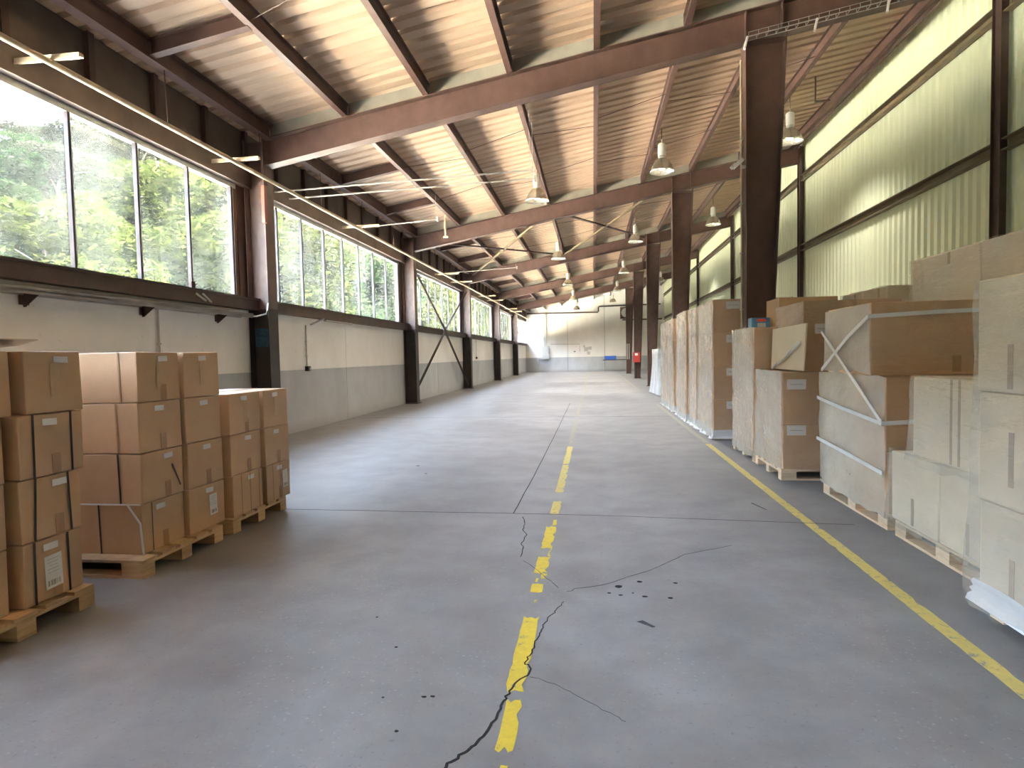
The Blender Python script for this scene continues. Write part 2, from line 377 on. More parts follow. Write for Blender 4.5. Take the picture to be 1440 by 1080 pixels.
# ------------------------------------------------------------------ floor
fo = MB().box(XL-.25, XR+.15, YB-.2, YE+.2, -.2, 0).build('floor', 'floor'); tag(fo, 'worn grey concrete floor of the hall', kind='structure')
def ribbon(pts, widths, z=.0012):
    b = MB(); L = []; R_ = []
    for i, p in enumerate(pts):
        a = Vector(pts[max(i-1, 0)][:2]); c = Vector(pts[min(i+1, len(pts)-1)][:2]); d = (c-a).normalized(); n = Vector((-d.y, d.x))
        wd = widths[i] if isinstance(widths, (list, tuple)) else widths
        L.append((p[0]+n.x*wd/2, p[1]+n.y*wd/2)); R_.append((p[0]-n.x*wd/2, p[1]-n.y*wd/2))
    for i in range(len(pts)-1):
        b.slab([R_[i], R_[i+1], L[i+1], L[i]], .0002, z)
    return b
def jag(pts, n=4, amp=.01, seed=1):
    r = random.Random(seed); out = []
    for a, b in zip(pts, pts[1:]):
        for k in range(n):
            t = k/n; out.append((a[0]+(b[0]-a[0])*t + (r.uniform(-amp, amp) if k else 0), a[1]+(b[1]-a[1])*t + (r.uniform(-amp, amp) if k else 0)))
    out.append(pts[-1][:2]); return out
CR1 = [(-.60, 1.62), (-.482, 1.831), (-.455, 1.896), (-.412, 1.952), (-.378, 2.066), (-.364, 2.141), (-.353, 2.225), (-.343, 2.29), (-.319, 2.365), (-.284, 2.412),
       (-.282, 2.481), (-.307, 2.514), (-.285, 2.603), (-.283, 2.711), (-.263, 2.814), (-.253, 2.907), (-.219, 3.017), (-.208, 3.07), (-.173, 3.172)]
cr1 = jag(CR1, 4, .008, 3); n1 = len(cr1)
ribbon(cr1, [.009*(1-i/n1)+.003 for i in range(n1)]).build('crack', 'crack', fo)
CRS = [([(-.585, 4.845), (-.544, 4.639), (-.543, 4.484), (-.497, 4.359), (-.515, 4.155), (-.49, 4.062), (-.486, 3.871)], .008, 'crack'),
       ([(-.46, 3.80), (-.401, 3.716), (-.332, 3.584), (-.26, 3.462), (-.213, 3.358)], .004, 'jointm'),
       ([(-.163, 3.31), (-.095, 3.367), (.024, 3.418), (.134, 3.515), (.277, 3.642), (.395, 3.774), (.561, 3.987), (.9, 4.2)], .0045, 'jointm'),
       ([(-.274, 2.402), (-.17, 2.358), (-.112, 2.312), (-.004, 2.221), (.061, 2.165), (.095, 2.134)], .003, 'jointm')]
for i, (p, wd, mm) in enumerate(CRS):
    j = jag(p, 3, .006, 20+i); ribbon(j, [wd*(.5+.5*random.Random(i*9+q).random()) for q in range(len(j))]).build('crack', mm, fo)
ribbon(jag([(-5.3, 5.03), (-2.706, 4.99), (-.674, 4.952), (.239, 4.912), (1.9, 4.76)], 8, .004, 5), .006).build('joint', 'crack', fo)
ribbon(jag([(-.674, 4.952), (-.655, 6.5), (-.642, 9.9), (-.64, 16.5)], 6, .003, 6), .008).build('joint', 'crack', fo)
for yy in (12.9, 20.8, 28.7, 36.6): ribbon(jag([(-5.3, yy), (-.6, yy-.03), (1.9, yy-.05)], 5, .004, 8), .016).build('joint', 'jointm', fo)
sp = random.Random(4)
for (x, y, r) in ((.068, 3.308, .009), (.128, 3.283, .009), (.255, 3.274, .012), (.388, 3.265, .013), (.241, 3.49, .014), (.122, 3.405, .02), (.442, 3.483, .012),
                  (.195, 3.318, .006), (-2.118, 7.11, .02), (-1.886, 6.626, .014), (-.664, 2.219, .008), (-.63, 2.225, .008), (-.70, 2.0, .007), (-.9, 2.6, .007), (-1.1, 2.9, .006), (-.82, 2.2, .005)):
    MB().slab([(x+r*1.3*math.cos(a)*sp.uniform(.7, 1.1), y+r*math.sin(a)*sp.uniform(.7, 1.1)) for a in [i*math.pi/4 for i in range(8)]], .0002, .0012).build('pit', 'crack', fo)
MB().slab([(.19, 2.96), (.26, 2.90), (.275, 2.91), (.22, 2.975)], .0002, .001).build('scuff', 'jointm', fo)
MB().slab([(1.315, 5.40), (1.38, 5.18), (1.395, 5.16), (1.335, 5.40)], .0002, .001).build('scuff', 'jointm', fo)

# yellow lane lines: worn patches of paint
def patch(y0, y1, x0, x1, seed, root, mm, chew=.25):
    r = random.Random(seed); n = max(3, int((y1-y0)/.05)); n = min(n, 40)
    left = [(x0 + r.uniform(-.002, .002) + (r.random() < chew*.4)*r.uniform(0, .012), y0+(y1-y0)*i/n) for i in range(n+1)]
    right = [(x1 + r.uniform(-.002, .002) - (r.random() < chew)*r.uniform(0, .02), y0+(y1-y0)*i/n) for i in range(n, -1, -1)]
    top = [(x0+(x1-x0)*k, y1 + r.uniform(-.03, .02)*min(1, (y1-y0)*3)) for k in (.25, .5, .75)]
    bot = [(x0+(x1-x0)*k, y0 + r.uniform(-.02, .02)*min(1, (y1-y0)*3)) for k in (.75, .5, .25)]
    MB().slab(left+top+right+bot, .0002, .0009).build('paint_patch', mm, root)
ln = empty('floor_line', (-.32, 2, 0), label='worn yellow dashed line painted down the middle of the aisle', cat='floor line')
for i, (y0, y1, x0, x1, mm) in enumerate(((1.80, 1.86, -.31, -.29, 'paint'), (1.936, 2.24, -.342, -.281, 'paint'), (2.29, 2.975, -.362, -.285, 'paint'), (3.15, 3.18, -.33, -.315, 'paint'), (3.29, 3.41, -.365, -.30, 'paint'),
        (3.44, 3.50, -.35, -.335, 'paint'), (3.50, 3.58, -.325, -.29, 'paint'), (3.59, 3.88, -.372, -.292, 'paint'), (4.06, 4.58, -.372, -.294, 'paint'), (4.1, 3.9, -.31, -.296, 'paint'), (4.62, 4.78, -.33, -.30, 'paint'), (4.96, 5.38, -.372, -.296, 'paintold'),
        (5.75, 7.2, -.378, -.300, 'paintold'), (7.26, 8.65, -.38, -.305, 'paintold'), (8.9, 12.3, -.385, -.312, 'paintdust'), (12.6, 24, -.39, -.315, 'paintdust'), (24.3, 44, -.40, -.32, 'paintdust'))):
    patch(min(y0, y1), max(y0, y1), x0, x1, 50+i, ln, mm)
ln2 = empty('floor_line', (1.59, 2, 0), label='continuous yellow line painted beside the wrapped pallets', cat='floor line')
for i, (y0, y1, mm) in enumerate(((1.2, 3.6, 'paintold'), (3.6, 4.4, 'paintold'), (4.4, 5.4, 'paintold'), (5.4, 8.9, 'paintold'), (9.0, 16, 'paintdust'), (22, 40, 'paintdust'))):
    patch(y0, y1, 1.552, 1.628, 90+i, ln2, mm, .12)

# ------------------------------------------------------------------ window wall
wl = empty('wall_left', (0, 0, 0), label='pale painted concrete wall with grey dado below the windows', kind='structure')
MB().box(XL-.21, XL-.17, YB, YE, 0, 2.1).build('outer_skin', 'fascia', wl)
for i, f in enumerate(FY):
    a, c, j = f+.01, f+BAY-.01, f+3.65
    for (y0, y1) in ((a, j-.008), (j+.008, c)):
        MB().box(XL-.16, XL, y0, y1, 0, 2.1).build('wall_panel', 'wall', wl)
    MB().box(XL-.03, XL+.13, f+.012, f+BAY-.012, 2.10, 2.28).box(XL-.02, XL+.16, f+.012, f+BAY-.012, 2.262, 2.285).build('sill_beam', 'steel_dark', wl)
    MB().box(XL-.16, XL+.08, f+.012, f+BAY-.012, 4.0, 4.24).build('head_beam', 'fascia', wl)
    for k in range(8):
        MB().box(XL-.14, XL-.02, f+.02+k*BAY/8, f+(k+1)*BAY/8-.03, 4.24, zroof(XL)-.02).build('fascia_panel', 'fascia', wl)
        MB().box(XL-.12, XL+.05, f+(k+1)*BAY/8-.10, f+(k+1)*BAY/8-.02, 4.24, zroof(XL)-.03).build('fascia_post', 'steel_dark', wl)
    MB().box(XL-.16, XL-.01, f-.30, f+.28, 2.28, 4.0).build('pier', 'steel', wl)
    MB().box(XL-.24, XL-.165, f, f+BAY, 4.0, zroof(XL)+.05).build('eave_board', 'fascia', wl)
MR = [.28, .90, 1.80, 2.75, 3.68, 4.60, 5.55, 6.48, 7.48]
for i, f in enumerate(FY):
    wn = empty('window_%d' % (i+1), (XL-.06, f+BAY/2, 2.28), label='%s band of tall window panes in the left wall' % nth(i), kind='structure')
    MB().box(XL-.10, XL-.02, f+.28, f+7.60, 2.285, 2.32).build('bottom_rail', 'mullion', wn)
    MB().box(XL-.10, XL-.02, f+.28, f+7.60, 3.93, 4.0).build('top_rail', 'frame_light', wn)
    for k, q in enumerate(MR):
        wdt = .035 if k not in (0, 8) else .05
        mu = MB().box(XL-.062, XL-.012, f+q-wdt/2, f+q+wdt/2, 2.32, 3.93).build('mullion', 'mullion', wn)
        MB().box(XL-.012, XL-.006, f+q+wdt/2-.008, f+q+wdt/2, 2.32, 3.93).build('glazing_bead', 'frame_light', mu)
    MB().box(XL-.10, XL-.02, f+7.505, f+7.60, 2.32, 3.93).build('end_rail', 'steel', wn)
    for k in range(8):
        MB().box(XL-.068, XL-.064, f+MR[k]+.03, f+MR[k+1]-.025, 2.32, 3.93).build('pane', 'glass', wn)

# ------------------------------------------------------------------ sheet wall on the right, end and back walls
def corrug(y0, y1, pitch, depth, flat=.3):
    pts = []; n = int(round((y1-y0)/pitch)); p = (y1-y0)/n
    for k in range(n):
        a = y0+k*p; pts += [(a, 0), (a+p*flat, 0), (a+p*.5, depth), (a+p*(.5+flat), depth)]
    pts.append((y1, 0)); return pts
wr = empty('wall_right', (0, 0, 0), label='cream ribbed sheet metal wall behind the wrapped pallets', kind='structure')
for i, f in enumerate(FY):
    for (z0, z1) in ((0, 2.0), (2.0, 3.95), (3.95, 5.78), (5.78, zroof(XR)+.02)):
        b = MB(); pr = corrug(f, f+BAY, .2, .035)
        for y, d in pr: b.v += [(XR+d, y, z0), (XR+d, y, z1)]
        for k in range(len(pr)-1):
            b.f.append([2*k, 2*k+1, 2*k+3, 2*k+2]); b.mi.append(0)
        b.build('wall_sheet', 'sheet', wr)
    for z in (2.0, 3.95, 5.74):
        MB().box(XR-.12, XR-.005, f+.11, f+BAY-.11, z-.07, z-.055).box(XR-.02, XR-.005, f+.11, f+BAY-.11, z-.07, z+.09).box(XR-.12, XR-.005, f+.11, f+BAY-.11, z+.075, z+.09).build('girt', 'girt', wr)
    MB().box(XR-.13, XR-.04, f-.10, f-.085, 0, zroof(XR)-.25).box(XR-.13, XR-.04, f+.085, f+.10, 0, zroof(XR)-.25).box(XR-.095, XR-.085, f-.10, f+.10, 0, zroof(XR)-.25).build('wall_post', 'steel_dark', wr)
    MB().box(XR-.28, XR-.24, f, f+BAY, zroof(XR)-.34, zroof(XR)-.06).build('eave_angle', 'steel_dark', wr)
MB().box(XR+.05, XR+.1, YB, YE, 0, zroof(XR)).build('outer_skin', 'sheet', wr)

we = empty('wall_end', (0, 0, 0), label='white painted panel wall at the far end of the hall', kind='structure')
ex = [XL-.2, -4.35, -2.0, .9, 3.0, XR+.1]
for a, c in zip(ex, ex[1:]):
    MB().hexa([(a+.012, YE, 0), (c-.012, YE, 0), (c-.012, YE+.15, 0), (a+.012, YE+.15, 0), (a+.012, YE, zroof(a)), (c-.012, YE, zroof(c)), (c-.012, YE+.15, zroof(c)), (a+.012, YE+.15, zroof(a))]).build('wall_panel', 'wall', we)
MB().hexa([(XL-.2, YE+.16, 0), (XR+.1, YE+.16, 0), (XR+.1, YE+.2, 0), (XL-.2, YE+.2, 0), (XL-.2, YE+.16, zroof(XL)), (XR+.1, YE+.16, zroof(XR)), (XR+.1, YE+.2, zroof(XR)), (XL-.2, YE+.2, zroof(XL))]).build('outer_skin', 'fascia', we)
wb = empty('wall_back', (0, 0, 0), label='pale painted panel wall behind the viewer', kind='structure')
for a, c, z in ((XL-.2, -2.0, 0), (-1.99, 1.99, 0), (2.0, XR+.1, 0)):
    MB().hexa([(a, YB-.2, z), (c, YB-.2, z), (c, YB-.05, z), (a, YB-.05, z), (a, YB-.2, zroof(a)), (c, YB-.2, zroof(c)), (c, YB-.05, zroof(c)), (a, YB-.05, zroof(a))]).build('wall_panel', 'wall', wb)

# ------------------------------------------------------------------ roof
ce = empty('ceiling', (0, 0, 0), label='sloping roof of ribbed brown sheets on steel purlins', kind='structure')
XS0, XS1 = XL-.45, XR+.25
def ribs(y0, y1, pitch, d):
    n = int(round((y1-y0)/pitch)); p = (y1-y0)/n; pts = []
    for k in range(n):
        a = y0+k*p; pts += [(a, 0), (a+.60*p, 0), (a+.70*p, d), (a+.90*p, d)]
    pts.append((y1, 0)); return pts
for i, f in enumerate(FY):
    b = MB(); pr = ribs(f, f+BAY, .27, .05)
    for y, d in pr: b.v += [(XS0, y, zroof(XS0)+.002+d), (XS1, y, zroof(XS1)+.002+d)]
    n = len(b.v)
    b.v += [(x, y, z+.012) for x, y, z in b.v]
    for k in range(len(pr)-1):
        b.f.append([2*k, 2*k+2, 2*k+3, 2*k+1]); b.mi.append(0)
        b.f.append([n+2*k, n+2*k+1, n+2*k+3, n+2*k+2]); b.mi.append(0)
    b.build('roof_sheet', 'roof', ce)
def ibeam_y(b, x, zb, h, y0, y1, fw=.09, tk=.010, fx=.5):
    b.box(x-fw*fx, x+fw*(1-fx), y0, y1, zb, zb+tk).box(x-fw*fx, x+fw*(1-fx), y0, y1, zb+h-tk, zb+h).box(x-.005, x+.005, y0, y1, zb+tk, zb+h-tk); return b
for i, f in enumerate(FY):
    for k, x in enumerate(PX):
        if k == 0: ibeam_y(MB(), x, ztop(x)-.03, .235, f+.02, f+BAY-.02, .14, .014).build('eave_purlin', 'steel', ce)
        else: ibeam_y(MB(), x, ztop(x)+.002, .205, f+.01, f+BAY-.01, .085).build('purlin', 'steel', ce)
    for q in (BAY/3, 2*BAY/3):
        x0, x1 = PX[0]+.05, PX[1]-.02
        b = MB()
        for dz0, dz1, wd in ((.0, .012, .10), (.17, .182, .10), (.012, .17, .012)):
            b.hexa([(x0, f+q-wd/2, ztop(x0)+dz0), (x1, f+q-wd/2, ztop(x1)+dz0), (x1, f+q+wd/2, ztop(x1)+dz0), (x0, f+q+wd/2, ztop(x0)+dz0),
                    (x0, f+q-wd/2, ztop(x0)+dz1), (x1, f+q-wd/2, ztop(x1)+dz1), (x1, f+q+wd/2, ztop(x1)+dz1), (x0, f+q+wd/2, ztop(x0)+dz1)])
        b.build('strut', 'steel', ce)
    for x0, x1 in zip(PX, PX[1:]):
        a, c = x0+.045, x1-.045
        MB().hexa([(a, f-.006, ztop(a)+.001), (c, f-.006, ztop(c)+.001), (c, f+.006, ztop(c)+.001), (a, f+.006, ztop(a)+.001),
                   (a, f-.006, zroof(a)), (c, f-.006, zroof(c)), (c, f+.006, zroof(c)), (a, f+.006, zroof(a))]).build('closure_board', 'closure', ce)
# sag rods between the purlins
for f in FY[1:5]:
    for k in range(1, 7):
        xa, xb_ = PX[k], PX[k+1]
        for q, s_ in ((BAY*.33, .35), (BAY*.66, -.35)):
            MB().tube([(xa, f+q, ztop(xa)+.04), (xb_, f+q+s_*(1 if k % 2 else -1), ztop(xb_)+.04)], .006, 5).build('sag_rod', 'steel_dark', ce)
# crossed roof braces in the bay beyond the second frame
for (a, c, mm) in (((-1.10, 17.15), (-4.85, 24.75), 'girt'), ((-4.85, 17.15), (-1.10, 24.75), 'steel_dark'), ((2.05, 17.15), (-1.10, 24.75), 'girt'), ((-1.10, 17.15), (2.05, 24.75), 'steel_dark')):
    MB().bar((*a, ztop(a[0])-.12), (*c, ztop(c[0])-.12), .07, .05).build('roof_brace', mm, ce)

# ------------------------------------------------------------------ frames: rafters and columns
def rafter(f, i):
    o = empty('roof_rafter', (0, f, 4.4), label='brown steel roof rafter, %s frame from the back of the hall' % nth(i) if i < 2 else 'brown steel roof rafter, %s one in view from the camera' % nth(i-2), cat='rafter', group='portal frame rafters')
    x0, x1 = -4.985, XR-.14; zb = lambda x: ztop(x)-.42
    def strip(name, d0, d1, wd, mm='steel'):
        MB().hexa([(x0, f-wd/2, zb(x0)+d0), (x1, f-wd/2, zb(x1)+d0), (x1, f+wd/2, zb(x1)+d0), (x0, f+wd/2, zb(x0)+d0),
                   (x0, f-wd/2, zb(x0)+d1), (x1, f-wd/2, zb(x1)+d1), (x1, f+wd/2, zb(x1)+d1), (x0, f+wd/2, zb(x0)+d1)]).build(name, mm, o)
    strip('lower_flange', 0, .016, .20); strip('web', .016, .404, .012); strip('upper_flange', .404, .42, .20)
    for x in (XC+.02, XC+.5):
        for s in (-1, 1): MB().box(x-.008, x+.008, *(sorted((f+s*.006, f+s*.095))), zb(x)+.018, zb(x)+.40).build('stiffener', 'steel', o)
    return o
for i, f in enumerate(FY): rafter(f, i)
def colname(i, row): 
    return ('steel column of the %s row, %s from the back of the hall' % (row, nth(i))) if i < 2 else ('brown steel column of the %s row, %s in view from the camera' % (row, nth(i-2)))
for i, f in enumerate(FY):
    zt = ztop(-5.0)-.42+.40
    o = empty('window_wall_column', (-5.17, f, 0), label=colname(i, 'window wall'), cat='column', group='window wall columns')
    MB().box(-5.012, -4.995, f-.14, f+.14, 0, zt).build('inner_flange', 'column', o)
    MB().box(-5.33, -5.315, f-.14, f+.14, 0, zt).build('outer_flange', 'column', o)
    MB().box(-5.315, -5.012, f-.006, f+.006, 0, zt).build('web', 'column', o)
    MB().box(-5.33, -4.96, f-.18, f+.18, 0, .02).build('base_plate', 'steel_dark', o)
    if i == 2: MB().box(-5.31, -5.03, f-.009, f-.0062, 1.53, 1.82).build('blue_paint_mark', 'pblue', o)
    zt = ztop(XC)-.42 - .002; o = empty('aisle_column', (XC+.2, f, 0), label=colname(i, 'aisle'), cat='column', group='tapered aisle columns')
    wb_, wt = .29, .53
    MB().box(XC, XC+.016, f-.14, f+.14, 0, zt).build('aisle_flange', 'steel', o)
    MB().hexa([(XC+.016, f-.006, 0), (XC+wb_, f-.006, 0), (XC+wb_, f+.006, 0), (XC+.016, f+.006, 0), (XC+.016, f-.006, zt), (XC+wt, f-.006, zt), (XC+wt, f+.006, zt), (XC+.016, f+.006, zt)]).build('web', 'steel', o)
    MB().hexa([(XC+wb_, f-.14, 0), (XC+wb_+.016, f-.14, 0), (XC+wb_+.016, f+.14, 0), (XC+wb_, f+.14, 0), (XC+wt, f-.14, zt+.06), (XC+wt+.016, f-.14, zt+.06), (XC+wt+.016, f+.14, zt+.06), (XC+wt, f+.14, zt+.06)]).build('tapered_flange', 'steel_dark', o)
    MB().box(XC-.04, XC+wb_+.06, f-.18, f+.18, 0, .02).build('base_plate', 'steel_dark', o)
    MB().box(XC-.002, XC+wt, f-.14, f+.14, zt-.02, zt).build('cap_plate', 'steel_dark', o)
# crossed angle braces on the window wall
wbz = empty('wall_brace', (-5.15, 17.0, 0), label='crossed steel angle brace on the window wall between second and third columns in view', cat='brace')
A, B_, C_, D_ = (-5.12, 17.2, .35), (-5.12, 24.7, .15), (-5.12, 17.2, 3.95), (-5.12, 24.7, 3.95); mid = (-5.12, 20.9, 2.24)
for p in (A, B_, C_, D_): MB().bar(p, (mid[0], mid[1]+(.06 if p[1] > 20 else -.06), mid[2]+(.05 if p[2] > 2 else -.05)), .012, .075, up=(1, 0, 0)).bar(p, (mid[0], mid[1]+(.06 if p[1] > 20 else -.06), mid[2]+(.05 if p[2] > 2 else -.05)), .075, .012, up=(1, 0, 0)).build('angle_bar', 'steel_dark', wbz)
MB().box(-5.155, -5.125, mid[1]-.14, mid[1]+.14, mid[2]-.14, mid[2]+.14).build('gusset_plate', 'steel_dark', wbz)

# ------------------------------------------------------------------ services on the window wall
pp = empty('supply_pipe', (-4.9, 20, 4.08), label='long cream pipe hung along the top of the windows', cat='pipe')
MB().tube([(-4.9, YB+.1, 4.08), (-4.9, YE-.1, 4.08)], .03, 10).build('pipe', 'pipe', pp, smooth=True)
for k in range(26):
    y = -5.6+k*2.05
    if min(abs(y-f) for f in FY) < .2: y += .35
    MB().tube([(-4.9, y, 4.10), (-4.92, y, ztop(PX[0])-.03)], .007, 6).build('hanger', 'steel_dark', pp)
def crossbar(y, x0, x1, z, mat='pipe', h=.035):
    MB().box(x0, x1, y-.028, y+.028, z, z+h).box(x0, x1, y-.03, y-.024, z-.02, z).build('cross_bar', mat, pp)
for (y, x0, x1) in ((5.15, -5.30, -4.60), (8.1, -5.30, -4.57), (-2.2, -5.3, -4.6), (12.6, -5.3, -4.45), (20.3, -5.3, -4.45), (22.6, -5.3, -4.45), (28.2, -5.3, -4.45), (30.5, -5.3, -4.45), (36.2, -5.3, -4.45), (38.6, -5.3, -4.45)):
    crossbar(y, x0, x1, 4.112)
for i, (y, x0, x1, z) in enumerate(((9.75, -5.25, -.9, 4.128), (10.25, -5.25, -.9, 4.14), (13.3, -5.2, -3.35, 4.25), (21.4, -5.2, -2.6, 4.3))):
    r = empty('tie_rod', (x0, y, z), label='thin pale rod reaching out from the window wall, %s from the camera' % nth(i), cat='rod', group='rods reaching out from the window wall')
    MB().tube([(x0, y, z), (x1, y, z+.10)], .014, 8).build('rod', 'conduit', r)
    MB().box(x1-.03, x1+.01, y-.03, y+.03, z+.05, z+.15).build('end_cap', 'conduit', r)
    MB().tube([(x1-.05, y, z+.1), (x1-.05, y, ztop(x1)+.0)], .004, 5).build('wire_hanger', 'conduit', r)
dr = empty('hanging_tube', (-3.9, 15.5, 4.5), label='short pale tube hanging from the first purlin beside the second frame', cat='tube')
MB().tube([(-3.72, 15.5, 4.42), (-3.72, 15.5, ztop(-3.72))], .028, 8).build('tube', 'pipe', dr)
MB().box(-3.78, -3.66, 15.47, 15.53, 4.38, 4.42).build('foot', 'pipe', dr)
rp = empty('rust_red_bracket', (-4.97, 8.92, 3.45), label='rust red steel strap hanging at the head of the nearest window column', cat='bracket')
MB().box(-4.99, -4.94, 8.86, 8.93, 3.42, 4.05).build('strap', 'rust', rp); MB().box(-5.0, -4.93, 8.84, 8.95, 3.98, 4.04).build('clamp', 'steel_dark', rp)

sh = empty('wall_channel', (-5.25, 6.5, 1.95), label='weathered grey channel shelf on brackets below the nearest window', cat='shelf')
MB().box(-5.34, -5.13, 3.2, 8.75, 1.99, 2.005).box(-5.14, -5.13, 3.2, 8.75, 1.965, 2.03).box(-5.34, -5.33, 3.2, 8.75, 1.97, 2.045).build('channel', 'shelf', sh)
for y in (5.15, 6.69, 8.15, 3.6):
    MB().hexa([(-5.34, y-.05, 1.88), (-5.33, y-.05, 1.88), (-5.33, y+.05, 1.88), (-5.34, y+.05, 1.88), (-5.34, y-.05, 1.985), (-5.33, y-.05, 1.985), (-5.33, y+.05, 1.985), (-5.34, y+.05, 1.985)]) \
        .hexa([(-5.34, y-.006, 1.86), (-5.32, y-.006, 1.86), (-5.32, y+.006, 1.86), (-5.34, y+.006, 1.86), (-5.34, y-.006, 1.99), (-5.15, y-.006, 1.99), (-5.15, y+.006, 1.99), (-5.34, y+.006, 1.99)]).build('bracket', 'steel_dark', sh)
def drop(y, z0, z1, label, box=True):
    o = empty('wall_conduit', (-5.33, y, z0), label=label, cat='conduit')
    MB().tube([(-5.33, y, z0), (-5.33, y, z1)], .012, 8).build('conduit', 'conduit', o)
    for z in (z0+.25*(z1-z0), z0+.6*(z1-z0)): MB().box(-5.348, -5.312, y-.02, y+.02, z-.008, z+.008).build('clip', 'galv', o)
    if box:
        MB().box(-5.348, -5.28, y-.05, y+.05, z0-.09, z0).build('socket_box', 'black', o); MB().box(-5.30, -5.26, y-.03, y+.03, z0-.075, z0-.025).build('socket_cover', 'conduit', o)
drop(10.86, 1.19, 1.96, 'grey conduit dropping to a dark socket on the wall beyond the nearest column')
drop(6.94, .9, 1.97, 'thin grey conduit running down the wall behind the cartons under the nearest window', False)
drop(27.6, 1.3, 4.0, 'tall pale conduit with black socket in the bay after the crossed brace')
br = empty('sill_clip', (-5.2, 11.3, 2.0), label='pale metal clip and rail fixed under the sill beyond the nearest column', cat='bracket')
MB().bar((-5.24, 10.9, 1.97), (-5.2, 11.35, 2.10), .05, .02).build('clip', 'galv', br); MB().box(-5.22, -5.16, 11.4, 12.7, 2.055, 2.085).build('rail', 'conduit', br)
cl = empty('sill_bracket', (-5.2, 7.5, 2.2), label='small bent metal bracket clamped on the sill of the nearest window', cat='bracket')
MB().box(-5.20, -5.17, 7.38, 7.46, 2.28, 2.36).build('plate', 'steel', cl); MB().bar((-5.165, 7.46, 2.21), (-5.165, 7.66, 2.13), .02, .02).bar((-5.165, 7.60, 2.22), (-5.165, 7.78, 2.12), .02, .02).build('hook', 'conduit', cl)
hs_ = MB(); pts = [(-5.0+.02, 9.0-.25*math.cos(a), 1.93+.20*math.sin(a)) for a in [k*math.pi/2/8 for k in range(9)]]
cb = empty('loose_cable', (-5.1, 8.85, 1.98), label='pale loose cable looping at the nearest window column', cat='cable')
MB().tube([(-5.25, 8.72, 2.0), (-5.1, 8.78, 1.99), (-4.985, 8.86, 2.03), (-4.985, 8.90, 2.10), (-4.985, 8.93, 2.2)], .012, 7).build('cable', 'whitemetal', cb, smooth=True)

# ------------------------------------------------------------------ high bay lamps
def lamp_proto():
    r = bpy.data.objects.new('high_bay_lamp', None); COL.objects.link(r)
    def part(n, b, mm, smooth=True, par=None):
        o = bpy.data.objects.new(n, b.mesh(n, mm, smooth=smooth)); COL.objects.link(o); o.parent = par or r; return o
    part('reflector', MB().lathe([(.075, .27), (.10, .262), (.15, .215), (.20, .13), (.235, .04), (.25, 0), (.244, 0), (.228, .045), (.19, .135), (.14, .205), (.07, .235)], 28), 'reflector')
    part('neck', MB().lathe([(.0, .33), (.07, .33), (.072, .262), (.0, .262)], 20), 'lampmetal')
    part('ballast_housing', MB().lathe([(.0, .575), (.06, .575), (.082, .555), (.082, .345), (.075, .33), (.0, .33)], 20), 'lampmetal')
    part('bulb', MB().lathe([(.0, .21), (.035, .20), (.045, .15), (.06, .10), (.05, .055), (.0, .04)], 14), 'bulb')
    part('hook', MB().tube([(0, 0, .57), (0, 0, .66)], .012, 8), 'galv')
    part('suspension_rod', MB().tube([(0, 0, .65), (0, 0, .88)], .008, 6), 'steel_dark')
    return r
lp = lamp_proto(); first = True
LR = ((PX[3]+.02, 'row nearest the windows'), (PX[5]+.08, 'row beside the aisle columns'), (PX[7]+.06, 'row beside the sheet wall'))
for row, (x, rn) in enumerate(LR):
    for k in range(5):
        if row == 2 and k > 3: continue
        o = lp if first else copy_tree(lp); first = False
        o.location = (x, FY[2]+BAY*k+BAY*.5, ztop(x)-.865)
        tag(o, 'bell shaped high bay lamp, %s from the camera in the %s' % (nth(k), rn), 'lamp', 'high bay lamps')
        ld = bpy.data.lights.new('lamp_light', 'SPOT'); ld.energy = (30, 26, 1.5)[row]; ld.spot_size = math.radians(130); ld.spot_blend = .6; ld.shadow_soft_size = .06; ld.color = (1, .96, .88)
        lo = bpy.data.objects.new('lamp_light', ld); COL.objects.link(lo); lo.parent = o; lo.location = (0, 0, .03)

# ------------------------------------------------------------------ fittings at the aisle columns
ct = empty('cable_tray', (3.4, 8.86, 5.6), label='galvanised wire cable tray crossing at the head of the nearest aisle column', cat='cable tray')
x0, x1 = 2.12, 5.3
zt_ = lambda x: 5.50 + SL*(x-2.12)
for dy in (0, .12):
    for dz in (0, .06): MB().bar((x0, 8.72+dy, zt_(x0)+dz), (x1, 8.72+dy, zt_(x1)+dz), .006, .006).build('side_wire', 'galv', ct)
for k in range(26):
    x = x0+(x1-x0)*k/25
    MB().box(x-.003, x+.003, 8.72, 8.84, zt_(x)-.004, zt_(x)+.002).box(x-.003, x+.003, 8.717, 8.723, zt_(x), zt_(x)+.06).box(x-.003, x+.003, 8.837, 8.843, zt_(x), zt_(x)+.06).build('rung', 'galv', ct)
for k, x in enumerate((2.10, 2.98, 3.86)):
    o = MB().tube([(x, 8.70, zt_(x)-.005), (x-.06, 8.62, zt_(x)-.20)], .016, 8).build('tray_tube', 'whitemetal', loc=(x, 8.7, zt_(x)))
    tag(o, 'short white tube hanging from the cable tray, %s from the aisle column' % nth(k), 'tube', 'white tubes under the cable tray')
fl_ = empty('floodlight', (2.06, 9.0, 3.9), label='small white floodlight clamped to the nearest aisle column', cat='floodlight')
MB().bar((1.98, 9.0, 3.87), (2.10, 9.0, 3.97), .10, .05).build('housing', 'whitemetal', fl_); MB().box(2.08, 2.141, 8.98, 9.02, 3.85, 3.89).build('bracket', 'galv', fl_)
MB().bar((1.95, 9.0, 3.865), (2.0, 9.0, 3.91), .09, .045).build('lens', 'frame_light', fl_)
cc = empty('lit_edge_tube', (2.1, 8.95, 0), label='cream tube standing in for the lit flange edge of the nearest aisle column', cat='conduit')
